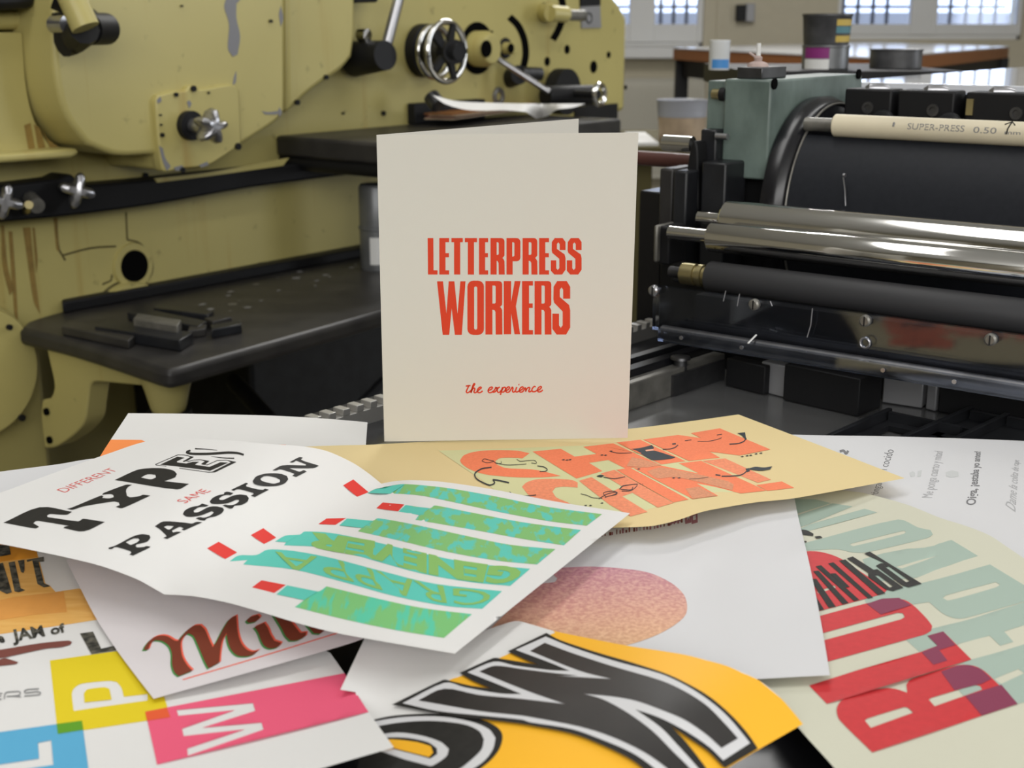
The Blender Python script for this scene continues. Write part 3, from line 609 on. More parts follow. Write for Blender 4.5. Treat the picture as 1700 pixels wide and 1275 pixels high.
# left inner wall and rails of the bed
mb = MB(); p0, p1 = pz(900, 732, 0), pz(1202, 628, 0); dn = Vector((-(p1-p0).y, (p1-p0).x, 0)).normalized()
mb.obox(p0, (p1-p0, dn*.012, ZZ*.022), 'grey_steel'); mb.build('bed_wall', proof, bevel=.001)
mb = MB(); mb.obox(p0+dn*.012, (p1-p0, dn*.010, ZZ*.028), 'black_gloss'); mb.obox(p0+dn*.034, (p1-p0, dn*.008, ZZ*.028), 'black_iron'); pieces(mb, 'bed_rail', proof)
mb = MB(); pb = pz(1130, 590, .03); mb.lathe(pb-ZZ*.012, (0, 0, 1), [(0, .006), (.008, .0055), (.009, .0085), (.011, .008), (.012, .004)], 'dark_steel', 20); mb.obox(pb-(p1-p0).normalized()*.02-dn*.008-ZZ*.03, ((p1-p0).normalized()*.075, dn*.018, ZZ*.018), 'dark_steel'); mb.build('clamp_screw', proof)
# rack
zr_ = .0
ra, rb = pz(430, 722, zr_), pz(1160, 512, zr_+.0); rd = (rb-ra).normalized(); rn = Vector((-rd.y, rd.x, 0)); n_ = int((rb-ra).length/.0072)
mb = MB(); mb.obox(ra-rn*.012-ZZ*.02, (rb-ra, rn*.012, ZZ*.02), 'rack_steel')
for k in range(n_):
    if k % 2 == 0: mb.obox(ra+rd*(k*.0072)-rn*.0125, (rd*.0072, rn*.012, ZZ*.0055), 'rack_steel')
mb.build('toothed_rack', proof, bevel=.0005)
mb = MB(); mb.obox(ra-rn*.075-ZZ*.05, (rb-ra+rd*.05, rn*.063, ZZ*.038), 'black_gloss'); mb.obox(ra+rn*.001-ZZ*.12, (rb-ra+rd*.05, rn*.05, ZZ*.105), 'matte_black')
pieces(mb, 'side_beam', proof)
# back stop and furniture on the bed
def zbox(name, q, h_, ma, par=None, lab=None, cat=None, bev=.001, z=.0006, group=None):     # footprint traced on plane z: front-left, front-right, depth (m)
    (p0, p1), d_ = q; A0, A1 = pz(*p0, z), pz(*p1, z); e_ = A1-A0; n1 = Vector((-e_.y, e_.x, 0)).normalized()
    m = MB(); m.obox(A0, (e_, n1*d_, ZZ*h_), ma); o = m.build(name, par, bevel=bev)
    if lab: tag(o, lab, cat, group)
    return o
zbox('bed_stop', (((1204, 640), (1268, 656)), .012), .024, 'matte_black', proof)
zbox('metal_bar', (((1262, 650), (1302, 660)), .012), .026, 'plate_grey', None, 'pale metal bar standing left of the big black block on the press bed', 'metal bar')
bl = zbox('black_block', (((1299, 664), (1424, 692)), .035), .030, 'matte_black', None, 'big matt black block lying on the polished press bed', 'block')
zbox('black_block', (((1428, 688), (1456, 678)), .02), .026, 'black_iron', None, 'narrow black block against the right end of the big black block', 'block')
zbox('metal_bar', (((1464, 668), (1530, 678)), .012), .022, 'plate_grey', None, 'long pale metal bar right of the black blocks on the bed', 'metal bar')
zbox('metal_bar', (((1536, 679), (1552, 683)), .012), .022, 'plate_grey', None, 'short pale metal bar at the far right on the bed', 'metal bar')
zbox('back_stop', (((1556, 684), (1760, 716)), .012), .024, 'matte_black', proof)
# slotted iron frames
def frame(p0, p1, w, lab, slots):
    A0, A1 = pz(*p0, .0123)-ZZ*.0123, pz(*p1, .0123)-ZZ*.0123; d_ = A1-A0; dn_ = d_.normalized(); n1 = Vector((dn_.y, -dn_.x, 0))
    r = empty('iron_gauge', A0, lab, 'gauge', 'slotted iron gauges on the bed')
    m = MB(); m.obox(A0+ZZ*.0008, (d_, n1*.004, ZZ*.0115), 'black_iron'); m.build('upright_flange', r, bevel=.0006)
    m = MB(); ln = d_.length
    def pt(s, t): return A0+dn_*s+n1*t
    ring = [(0, .004), (ln, .004), (ln, w), (0, w)]
    hs = [[(a0, b0), (a1, b0), (a1, b1), (a0, b1)] for a0, a1, b0, b1 in slots]
    V, T = fill([ring]+hs, None); k = len(V)
    m.add([pt(*v)+ZZ*.005 for v in V]+[pt(*v)+ZZ*.001 for v in V], [list(t) for t in T]+[[k+i for i in t[::-1]] for t in T], 'black_iron')
    for rg in [ring]+hs:
        for i in range(len(rg)):
            s0, s1 = rg[i], rg[(i+1) % len(rg)]; m.prism([pt(*s0)+ZZ*.001, pt(*s1)+ZZ*.001, pt(*s1)+ZZ*.005, pt(*s0)+ZZ*.005], n1*.0001, 'black_iron')
    m.build('slotted_plate', r)
    m = MB(); m.obox(pt(ln*.9, .006), (dn_*.004, n1*(w-.006), ZZ*.012), 'black_iron'); m.build('end_flange', r)
frame((1355, 728), (1474, 676), .062, 'left slotted black iron gauge beside the black block', [(.02, .05, .012, .05), (.06, .085, .012, .05)])
frame((1478, 730), (1610, 673), .03, 'middle slotted black iron gauge on the bed', [(.015, .045, .01, .024), (.055, .085, .01, .024)])
frame((1562, 734), (1669, 684), .08, 'right slotted black iron gauge, nearest the right edge', [(.01, .05, .02, .07)])
# dark steel plate under the pile
mb = MB(); mb.prism([pz(x, y, .004) for x, y in ((-500, 1600), (150, 830), (560, 770), (1300, 800), (1900, 900), (2300, 1600))], (0, 0, .006), 'black_gloss')
tag(mb.build('steel_plate', bevel=.001), 'glossy black plate on the bed, showing in gaps under the pile of prints', 'plate')

# ================================================================== the proof press: carriage
def along_b(x, y, d, rr): return pd(x, y, d)
def upto(p, x):                                                          # distance along BU until image column x
    k = (x-W/2)/F; q = p-CAM; return (k*q.dot(FW)-q.x)/(BU.x-k*BU.dot(FW))
dC = 1.10
pc1 = pd(1181, 393, dC); r1 = 25*dC/F; len1 = upto(pc1, 1760)
def roller(name, p, r, ln, ma, par=proof, shaft=None):
    m = MB(); m.lathe(p, BU, [(0, r*.96), (.001, r), (ln-.001, r), (ln, r*.96)], ma, 64); o = m.build(name, par, angle=30)
    if shaft: m = MB(); m.rod(p-BU*shaft[0], p, shaft[1], 'chrome', 24); m.build('shaft', o)
    return o
roller('front_chrome_roller', pc1, r1, len1, 'chrome', shaft=(upto(pc1, 1181)-upto(pc1, 1112), .0058))
pc2 = pc1+AV*.030+ZZ*.020; r2 = .021
pc2 = pd(1206, 366, dC+.035); r2 = 33*(dC+.035)/F
roller('rear_chrome_roller', pc2, r2, upto(pc2, 1760), 'chrome', shaft=(upto(pc2, 1206)-upto(pc2, 1160), .006))
pc3 = pd(1178, 459, dC-.005); r3 = 25.5*dC/F; rub = roller('rubber_roller', pc3, r3, upto(pc3, 1760), 'rubber')
e_ = upto(pc3, 1178)-upto(pc3, 1133); mb = MB(); mb.lathe(pc3-BU*e_, BU, [(0, r3*.6), (.001, r3*.72), (e_*.5, r3*.72), (e_*.52, r3*.6), (e_*.6, r3*.6), (e_*.62, r3*.74), (e_*.8, r3*.74), (e_*.82, r3*.62), (e_, r3*.62)], 'brass', 36); mb.build('roller_bearing', rub); mb = MB(); mb.rod(pc3-BU*(e_+.012), pc3-BU*e_, .005, 'dark_steel'); mb.build('roller_shaft', rub)
# impression cylinder with its open gap
RC = .100
uL = uvz(pd(1300, 330, 1.17))[0]
zc_ = .120; 
vF = uvz(pd(1300, 300, 1.165))[1]
vc = vF+RC+.004
def cyl_pt(a, r): return lambda u: L(u, vc-math.cos(a)*r, zc_+math.sin(a)*r)
ue = uL+1.0
gap0, gap1 = math.radians(49), math.radians(112)
arc = [gap1+(2*math.pi+gap0-gap1)*k/80 for k in range(81)]
sec = [(math.cos(a), math.sin(a)) for a in arc]
poly_ = [L(uL, vc-c_*RC, zc_+s_*RC) for c_, s_ in sec]
inner = [L(uL, vc-math.cos(gap0)*RC*.80, zc_+math.sin(gap0)*RC*.80), L(uL, vc-math.cos(gap1)*RC*.66, zc_+math.sin(gap1)*RC*.66)]
mb = MB(); mb.prism(poly_+inner, BU*1.0, 'cylinder_blanket'); cyo = mb.build('impression_cylinder', proof, angle=25)
mb = MB(); mb.lathe(L(uL-.022, vc, zc_), BU, [(0, RC*.7), (0, RC*1.06), (.012, RC*1.07), (.02, RC*1.03), (.022, RC*1.0), (.022, RC*.7)], 'black_gloss', 90); ring_ = mb.build('bearer_ring', cyo); mb = MB(); mb.torus(L(uL+.0012, vc, zc_), BU, RC*1.004, .0011, 'grey_steel', 90, 8); mb.build('ring_edge', ring_)
tb = L(uL+.0, vc-math.cos(math.radians(56))*RC*.93, zc_+math.sin(math.radians(56))*RC*.93)
pt = pd(1386, 208, 1.165); rt = 18.5*1.165/F
tub = MB(); tub.lathe(pt, BU, [(0, rt*.9), (.001, rt), (upto(pt, 1770), rt)], 'tube_cream', 40)
tube = tub.build('packing_tube', cyo)
mb = MB(); mb.rod(pt-BU*.028, pt, rt*.62, 'grey_steel'); mb.build('tube_core', tube)
def on_tube(word, x0, x1, ang0, ang1, bold=.0, rev=False):
    V, T = text2d(word, bold); m = MB(); u0, u1 = upto(pt, x0), upto(pt, x1)
    vs = []
    for x, y in V:
        a = math.radians(ang0+(ang1-ang0)*y); vs.append(pt+BU*(u0+(u1-u0)*x)+(AV*-math.cos(a)+ZZ*math.sin(a))*(rt+.0002))
    m.add(vs, [list(t) for t in T], 'ink_grey'); return m
m1 = on_tube('SUPER-PRESS', 1513, 1607, 2, 34); m1.build('tube_print', tube); m1 = on_tube('0.50', 1622, 1660, 0, 30); m1.build('tube_print', tube); m1 = on_tube('mm', 1674, 1700, 0, 20); m1.build('tube_print', tube)
mb = MB(); 
def tpt(x, a): a = math.radians(a); return pt+BU*upto(pt, x)+(AV*-math.cos(a)+ZZ*math.sin(a))*(rt+.0003)
mb.path([tpt(1677, 0), tpt(1678, 25), tpt(1680, 50), tpt(1681, 70)], .0006, 'ink_black', 5); mb.path([tpt(1671, 48), tpt(1681, 72), tpt(1688, 46)], .0006, 'ink_black', 5); mb.build('arrow_mark', tube)
mb = MB(); mb.path([tpt(1490, 12), tpt(1490, 32)], .0009, 'ink_grey', 5); mb.build('dot_mark', tube)
# gripper bars behind the tube
pg = pd(1400, 190, 1.215)
xs_ = ((1400, 1478), (1488, 1582), (1600, 1780))
for i, (xa, xb) in enumerate(xs_):
    m = MB(); u0, u1 = upto(pg, xa), upto(pg, xb)
    m.obox(pg+BU*u0-ZZ*.004, (BU*(u1-u0), AV*.03, ZZ*.028), 'matte_black'); gb = m.build('gripper_bar', cyo, bevel=.002)
    m = MB()
    for xq in ((1440,), (1548,), (1686,))[i]: c_ = pg+BU*upto(pg, xq)+ZZ*.007; m.lathe(c_, AV*-1, [(-.001, .0058), (.0015, .0055), (.0015, .003), (.0002, .0028)], 'dark_steel', 20)
    m.build('cap_screw', gb)
    m = MB()
    for xq in ((1425,), (1522,), (1630,))[i]: c_ = pg+BU*upto(pg, xq)+AV*.012+ZZ*.024; m.lathe(c_, BU+AV*.3, [(0, .002), (.004, .005), (.016, .005), (.022, .002)], 'silver', 14)
    m.build('gripper_finger', gb)
mb = MB()
for xq in (1470, 1580): c_ = pg+BU*upto(pg, xq)-AV*.004-ZZ*.006; mb.lathe(c_, AV*-1, [(0, .012), (.004, .0115), (.005, .009)], 'black_iron', 24)
pieces(mb, 'lock_wheel', cyo)
mb = MB(); mb.obox(pg+AV*.03+BU*(upto(pg, 1400))-ZZ*.03, (BU*.8, AV*.03, ZZ*.05), 'black_iron'); mb.build('gap_bar', cyo)
mb = MB(); mb.obox(pg+BU*upto(pg, 1603)+ZZ*.004-AV*.002, (BU*.006, AV*.004, ZZ*.014), 'brass'); mb.build('brass_stop', cyo)
# teal side housing
uh1 = uL-.024
pt0 = pu(1281, 133, uh1); v0h, z1h = uvz(pt0)[1], uvz(pt0)[2]
z0h = uvz(pv(1279, 300, v0h))[2]; u0h = uvz(pv(1203, 128, v0h))[0]
v1h = uvz(pu(1432, 117, uh1))[1]
mb = MB(); sd = [(v0h, z0h), (v0h, z1h), (v1h, z1h), (v1h+.004, z1h-.025), (v1h-.05, z1h-.03), (v1h-.05, z0h)]
mb.prism([L(u0h, v, z) for v, z in sd], BU*(uh1-u0h), 'teal_paint'); hs = mb.build('side_housing', proof, bevel=.002)
u00 = uvz(pv(1176, 130, v0h+.004))[0]
mb = MB(); mb.lbox(u00, u0h-.001, v0h+.004, v1h-.06, z0h+.02, z1h-.002, 'teal_paint'); mb.build('cover_strip', hs, bevel=.001)
mb = MB(); c_ = pv(1184, 156, v0h+.003); mb.rod(c_, c_+BU*.008, .0048, 'brass'); mb.rod(c_+BU*.008, c_+BU*.014, .006, 'matte_black'); mb.build('brass_screw', hs)
mb = MB()
for x, y in ((1284, 139), (1424, 123)): c_ = pu(x, y, uh1); mb.disc(c_, BU, .005, .002, 'hole_black', 16)
pieces(mb, 'side_screw', hs)
# black brackets and blocks at the left end
def vbox(name, x0, x1, y0, y1, v, d_, ma, par=proof, bev=.002):        # front face traced on plane v
    a_, b_ = pv(x0, y0, v), pv(x1, y0, v); ua, ub = uvz(a_)[0], uvz(b_)[0]; zt3 = (uvz(a_)[2]+uvz(b_)[2])/2; zb3 = uvz(pv((x0+x1)/2, y1, v))[2]
    m = MB(); m.lbox(ua, ub, v, v+d_, zb3, zt3, ma); return m.build(name, par, bevel=bev)
vq = v0h-.05
vbox('bracket_block', 1118, 1141, 284, 470, vq, .03, 'black_iron'); vbox('bracket_block', 1095, 1118, 280, 440, vq+.004, .045, 'worn_black')
vbox('bracket_block', 1165, 1206, 270, 470, vq+.015, .04, 'black_iron'); vbox('side_bar', 1163, 1190, 215, 300, v0h-.012, .02, 'black_iron')
vbox('end_plate', 1085, 1092, 374, 436, vq-.06, .03, 'grey_steel'); vbox('end_plate', 1092, 1112, 376, 440, vq-.055, .03, 'matte_black')
vbox('carriage_side', 1098, 1215, 340, 560, vq+.05, .02, 'matte_black')
vbox('carriage_end', 1061, 1100, 318, 560, vq+.09, .10, 'black_gloss')
mb = MB(); c_ = pv(1150, 236, vq+.02); mb.prism([pv(x, y, vq+.02) for x, y in smooth([(1135, 350), (1140, 282), (1146, 245), (1150, 234), (1155, 234), (1158, 250), (1160, 350)], 50, 4)], AV*.03, 'matte_black'); mb.build('spring_arm', proof, bevel=.003)
mb = MB(); c0_ = pv(1103, 237, vq+.03); c1_ = pv(1150, 237, vq+.03); mb.rod(c0_, c0_+BU*(uvz(c1_)[0]-uvz(c0_)[0]), .0075, 'chrome'); mb.build('small_chrome_rod', proof)
mb = MB(); c0_ = pv(1000, 258, v0h+.05); mb.rod(c0_, c0_+BU*.16, .0075, 'rod_maroon'); mb.build('maroon_rod', proof)
mb = MB(); c_ = pv(1189, 226, v0h-.014); mb.rod(c_, c_+BU*.012, .003, 'silver'); mb.build('pin', proof)
# front guard of clear acrylic with its screws, and the lower lips
ga = pd(1082, 474, 1.055); vg = uvz(ga)[1]
def gp(x, y): return pv(x, y, vg)
zt_g = uvz(gp(1084, 474))[2]; zb_g = uvz(gp(1084, 535))[2]; ug = uvz(gp(1084, 500))[0]
mb = MB(); mb.lbox(ug, ug+.75, vg, vg+.005, zb_g-.006, zt_g, 'acrylic'); grd = mb.build('clear_guard', proof, smooth=False); grd['label'] = 'clear acrylic guard strip'
for x, y, ma in ((1087, 482, 'silver'), (1254, 505, 'grey_steel'), (1438, 532, 'grey_steel'), (1646, 563, 'grey_steel')):
    c_ = gp(x, y); m = MB(); m.lathe(c_-AV*.004, AV, [(0, .003), (.001, .0044), (.004, .0044)], ma, 20); m.obox(c_-AV*.0043-ZZ*.0035-BU*.0005, (BU*.001, AV*.0004, ZZ*.007), 'matte_black'); m.build('guard_screw', grd)
mb = MB(); c_ = gp(1437, 569); mb.torus(c_-AV*.001, AV, .0036, .0011, 'silver', 24, 8); mb.build('guard_eyelet', grd)
mb = MB()
for pts in (((1205, 483), (1201, 500)), ((1228, 488), (1224, 508)), ((1349, 512), (1346, 540), (1340, 560)), ((1279, 500), (1282, 508))): mb.path([gp(x, y)-AV*.0002 for x, y in pts], .0004, 'plate_grey', 5)
pieces(mb, 'scratch', grd)
mb = MB(); mb.lbox(ug+.02, ug+.8, vg+.035, vg+.05, zb_g-.01, zb_g+.02, 'matte_black'); mb.build('carriage_beam', proof)
c_ = pd(1100, 552, 1.045); mb = MB(); mb.rod(c_, c_+BU*.75, .0062, 'dark_steel'); mb.build('guide_rod', proof)
ln_ = pd(1092, 566, 1.035); mb = MB(); mb.obox(ln_, (BU*.75, AV*.004, ZZ*.010), 'acrylic'); lip = mb.build('clear_lip', proof, smooth=False); lip['label'] = 'narrow clear acrylic strip'
mb = MB()
for x in (1132, 1232, 1466, 1584): p = ln_+BU*upto(ln_, x)+ZZ*.006-AV*.001; mb.disc(p, AV*-1, .0016, .001, 'silver', 12)
pieces(mb, 'lip_screw', lip)
mb = MB(); p = ln_+BU*upto(ln_, 1242)+ZZ*.01; mb.path([p-AV*.001, p+AV*.012+ZZ*.004], .0007, 'label_white', 5); mb.build('lip_mark', lip)
# standing needle mark on the cylinder
mb = MB(); mb.path([pd(1400, 294, 1.135), pd(1403, 318, 1.135), pd(1404, 342, 1.13)], .0007, 'silver', 6); mb.disc(pd(1400, 291, 1.135), BU, .0018, .002, 'silver', 12); mb.build('needle', proof)
# glossy white feed table behind the cylinder
pa = pd(1437, 131, 1.42); zfb = uvz(pa)[2]; mb = MB()
uA = uvz(pa)[0]; vA = uvz(pd(1437, 150, 1.34))[1]
vB2 = uvz(pz(1700, 104, zfb))[1]
mb.prism([L(uA, vA, zfb), L(uA+1.2, vA, zfb), L(uA+1.2, vB2+.6, zfb), L(uA, vB2+.6, zfb)], ZZ*-.012, 'board_gloss'); mb.build('feed_table', proof, bevel=.001)
mb = MB(); mb.lbox(uA+.1, uA+1.1, vA+.1, vB2, -Z0, zfb-.012, 'matte_black'); mb.build('feed_cabinet', proof)
mb = MB(); mb.lbox(u0h, uL+.9, v0h+.02, v1h-.06, -.05, z0h+.002, 'matte_black'); mb.build('carriage_base', proof)
mb = MB(); mb.lbox(u0h-.05, uL+.9, v0h-.1, v1h+.2, -Z0, -.05, 'matte_black'); mb.build('machine_base', proof)

# ================================================================== things on and behind the proof press
ztop = z1h
mb = MB(); mb.lbox(u0h+.006, u0h+.032, v0h+.012, v0h+.062, ztop, ztop+.0105, 'dark_steel'); tag(mb.build('steel_block', bevel=.001), 'small steel block lying on top of the teal housing', 'block')
pk = L(u0h+.018, v0h+.03, ztop+.0107); brush = empty('ink_brush', pk, 'crusty little brush resting on the steel block on the teal housing', 'brush')
mb = MB(); mb.lathe(pk, (0, 0, 1), [(0, .0105), (.003, .009), (.005, .0035), (.008, .004), (.010, .002)], 'crud_pink', 14); mb.build('bristles', brush)
mb = MB(); mb.rod(pk+ZZ*.009, pk+ZZ*.021, .0022, 'label_white', r2=.002); mb.rod(pk+ZZ*.007, pk+ZZ*.012-BU*.009, .0012, 'crud_pink'); mb.build('handle', brush)
# dark trolley behind carrying cans and bottle
TY = 2.05
zt4 = pY(1370, 114, TY).z; x0_ = pY(1215, 114, TY).x; x1_ = pY(1560, 114, TY).x
trl = empty('trolley', ((x0_+x1_)/2, TY, 0), 'dark trolley behind the teal housing carrying the ink cans', 'trolley')
mb = MB(); mb.box(x0_, x1_, TY-.12, TY+.3, zt4-.03, zt4, 'matte_black'); mb.build('top', trl)
for xx in (x0_+.02, x1_-.02):
    for yy in (TY-.1, TY+.28): mb = MB(); mb.rod((xx, yy, 0), (xx, yy, zt4-.03), .012, 'matte_black'); mb.build('leg', trl)
def tin(name, xc, yb_, yt, wpx, ma, lab, cat, Y, z_base, labels, wide=1.0, group=None):
    c_ = pY(xc, yb_, Y); c_.z = z_base; d_ = dep(c_); r = wpx/2*d_/F; h_ = (yb_-yt)*d_/F
    o = empty(name, c_, lab, cat, group); m = MB()
    m.lathe(c_, (0, 0, 1), [(0, r*.96), (h_*.03, r), (h_*.9, r*wide), (h_*.93, r*wide*1.03), (h_, r*wide*1.03), (h_*.97, r*wide*.95), (h_*.93, r*wide*.9)], ma, 40); m.build('body', o)
    for a0, a1, f0, f1, lm in labels:
        m = MB(); m.lathe(c_+ZZ*h_*f0, (0, 0, 1), [(0, r*(1+(wide-1)*f0)*1.008), (h_*(f1-f0), r*(1+(wide-1)*f1)*1.008)], lm, 14, math.radians(a0), math.radians(a1)); 
        vs = m; bmq = vs.build('label', o)
    return c_, r, h_
random.seed(1)
def facing(deg): return 90+deg                                            # 0 faces the camera, + to the right
cA, rA, hA = tin('ink_can', 1369, 114, 76, 76, 'tin', 'lower grey ink can with a purple and white label, behind the teal housing', 'can', TY, zt4, [(108, 176, .45, .9, 'label_purple'), (108, 176, .0, .42, 'label_white')], group='stacked ink cans')
tin('ink_can', 1371, 76, 26, 74, 'bucket_dark', 'upper dark ink can with a yellow and teal label, stacked on the grey can', 'can', TY, zt4+hA, [(190, 246, .62, .82, 'label_yellow'), (190, 246, .38, .6, 'label_teal'), (190, 246, .1, .3, 'label_yellow')], 1.08, group='stacked ink cans')
tin('bottle', 1193, 124, 76, 34, 'plastic_white', 'white plastic tube with a blue label behind the teal housing', 'bottle', TY-.06, zt4, [(128, 238, .06, .36, 'label_blue')])
cD, rD, hD = tin('ink_pail', 1485, 128, 97, 84, 'bucket_dark', 'dark smeared pail full of crusted ink behind the glossy white table', 'pail', TY+.02, zt4, [])
# plastic bucket on a bench behind
BY = 2.9
bz = pY(1120, 238, BY).z; bx0, bx1 = pY(1040, 238, BY).x, pY(1200, 238, BY).x
bench = empty('bench', ((bx0+bx1)/2, BY, 0), 'low olive bench behind the black brackets, carrying the plastic bucket', 'bench')
mb = MB(); mb.box(bx0, bx1, BY-.10, BY+.4, bz-.035, bz, 'seam_dark'); mb.build('top', bench)
for xx in (bx0+.03, bx1-.03):
    for yy in (BY-.06, BY+.36): mb = MB(); mb.box(xx-.02, xx+.02, yy-.02, yy+.02, 0, bz-.035, 'seam_dark'); mb.build('leg', bench)
cB = pY(1131, 232, BY+.05); cB.z = bz; dB = dep(cB); rB = 41*dB/F; hB = 68*dB/F
bk_ = empty('plastic_bucket', cB, 'cloudy plastic bucket with a grey-blue band, left of the teal housing', 'bucket')
mb = MB(); mb.lathe(cB, (0, 0, 1), [(0, rB*.9), (hB*.6, rB*.97)], 'bucket_tan', 36); mb.build('lower_body', bk_)
mb = MB(); mb.lathe(cB, (0, 0, 1), [(hB*.6, rB*.985), (hB*.7, rB*1.0), (hB*.95, rB*1.02), (hB, rB*1.06), (hB*.97, rB*.99), (hB*.7, rB*.96)], 'bucket_film', 36); mb.build('rim', bk_)
mb = MB(); mb.obox((pY(1055, 240, BY-.05).x, BY-.06, bz+.0005), ((pY(1092, 240, BY).x-pY(1055, 240, BY).x, 0, 0), (0, .3, 0), (0, 0, .006)), 'white_paper'); tag(mb.build('paper_stack'), 'small stack of white paper on the low bench beside the bucket', 'paper')
# imposing table in the background
TZ = CAM.z-.10
def pt_(x, y): r = ray(x, y); return CAM+r*((TZ-CAM.z)/r.z)
tq = [pt_(1117, 81), pt_(1455, 98), pt_(1676, 79), pt_(1440, 71)]
tcen = sum(tq, Vector())/4
tbl = empty('work_table', (tcen.x, tcen.y, 0), 'large white-topped table with a wooden edge and black legs below the windows', 'table')
mb = MB(); mb.prism(tq, ZZ*.006, 'table_white'); mb.build('top', tbl)
mb = MB(); mb.prism([tcen+(q-tcen)*.997 for q in tq], ZZ*-.05, 'wood'); mb.build('wooden_edge', tbl)
mb = MB(); mb.prism([tcen+(q-tcen)*.96-ZZ*.05 for q in tq], ZZ*-.08, 'matte_black'); mb.build('apron', tbl)
for q in tq:
    c_ = tcen+(q-tcen)*.95; mb = MB(); mb.box(c_.x-.03, c_.x+.03, c_.y-.03, c_.y+.03, 0, TZ-.05, 'matte_black'); mb.build('leg', tbl)
# ================================================================== the printed sheets on the press bed
# ---- large sheet with coloured squares (lower left)
a = Crop(0, 880, 5.3125); b = Crop(0, 1040, 5.3125); c = Crop(200, 960, 3.8636)
wood1 = poly(a((-120, 285), (330, 240), (330, 205), (400, 470), (440, 490), (490, 545), (690, 515), (712, 520), (862, 790), (575, 835), (-120, 935)), sm=False)
prints = [
 ('ink_wood_orange', 1, wood1),
 ('ink_deep_orange', 1, poly(a((-120, 110), (80, 130), (325, 180), (330, 240), (-120, 296)), sm=False)),
 ('ink_mid_orange', 2, poly(a((-120, 640), (120, 590), (560, 540), (590, 720), (300, 745), (-120, 810)), sm=False)),
 ('ink_worn_black', 3, poly(a((-100, 120), (80, 138), (95, 215), (-100, 250)), sm=False)),
 ('ink_worn_black', 3, poly(a((285, 268), (240, 280), (245, 297), (235, 262), (385, 235), (385, 277), (340, 280), (388, 468), (440, 492), (440, 497), (385, 505), (330, 474)), sm=False)),
 ('ink_worn_black', 3, poly(a((158, 270), (215, 262), (216, 350), (206, 378), (185, 368)))),
 ('ink_worn_black', 3, poly(a((75, 287), (130, 276), (182, 512), (222, 530), (165, 548), (128, 540)), sm=False)),
 ('ink_worn_black', 3, poly(a((-30, 300), (25, 288), (105, 548), (60, 563), (-10, 530)), sm=False)),
 ('ink_worn_black', 3, text_on('JAM', a((92, 878), (368, 836), (398, 930), (112, 980)), bold=.03)),
 ('ink_worn_black', 3, text_on('of', a((438, 846), (560, 818), (585, 892), (450, 922)), bold=.03)),
 ('ink_worn_black', 3, text_on('the', a((-120, 925), (18, 905), (46, 985), (-100, 1005)), bold=.03)),
 ('ink_brown', 3, poly(a((-100, 1066), (0, 1055), (350, 998), (600, 974), (635, 986), (620, 1010), (540, 1032), (400, 1046), (100, 1110), (60, 1120), (-100, 1140)))),
 ('ink_brown', 3, poly(a((-60, 1165), (30, 1130), (70, 1135), (160, 1165), (140, 1180), (60, 1190), (-60, 1204)))),
 ('ink_worn_black', 3, poly(a((706, 911), (820, 895), (892, 1046), (1016, 1018), (1027, 1060), (806, 1094)), sm=False)),
 ('ink_square_yellow', 1, poly(b((440, 300), (1310, 178), (1505, 800), (510, 950)),
    b((650, 745), (634, 605), (650, 550), (720, 505), (960, 480), (1030, 490), (1070, 540), (1092, 620), (1300, 597), (1302, 652), (900, 708)))),
 ('ink_square_yellow', 2, poly(b((745, 670), (740, 590), (770, 555), (920, 535), (965, 550), (985, 645)))),
 ('ink_blue', 2, poly(b((-150, 952), (722, 830), (800, 1400), (-150, 1520)), b((335, 1025), (452, 1003), (471, 1220), (-150, 1312), (-150, 1238), (345, 1165)), sm=False)),
 ('ink_green_overlap', 3, poly(b((498, 860), (722, 830), (735, 912), (510, 948)), sm=False)),
 ('ink_pink', 2, poly(c((160, 855), (1470, 602), (1640, 845), (235, 1195)),
    c((360, 845), (850, 800), (865, 850), (525, 958), (905, 925), (917, 970), (432, 1138), (428, 1092), (800, 968), (405, 1012), (395, 965), (735, 845), (372, 882)), sm=False)),
 ('ink_orange_overlap', 3, poly(b((1280, 752), (1472, 715), (1502, 800), (1296, 832)), sm=False)),
]
for pts in (((-80, 600), (20, 590)), ((-80, 625), (10, 612)), ((-80, 650), (15, 640)),
            ((38, 640), (45, 590), (70, 578), (160, 572), (180, 585), (165, 606), (60, 616)), ((120, 612), (185, 620)),
            ((345, 548), (240, 556), (215, 570), (225, 584), (330, 574), (358, 584), (345, 600), (215, 612))):
    prints.append(('ink_grey', 3, stroke(b(*pts), 1.6)))
sheet('poster_sheet', [(-70, 880), (90, 905), (130, 915), (260, 1000), (500, 1060), (548, 1084), (572, 1118), (590, 1148), (612, 1182), (654, 1241), (400, 1312), (-70, 1420)],
      [(-70, 880, 20), (130, 915, 20), (500, 1060, 20), (300, 1120, 20), (572, 1118, 20), (590, 1148, 20.5), (612, 1182, 22), (654, 1241, 25), (400, 1312, 21), (-70, 1420, 20), (0, 1150, 20)],
      'white_paper', prints, 'white sheet with yellow, blue and pink lettered squares at the lower left of the pile', 'print')

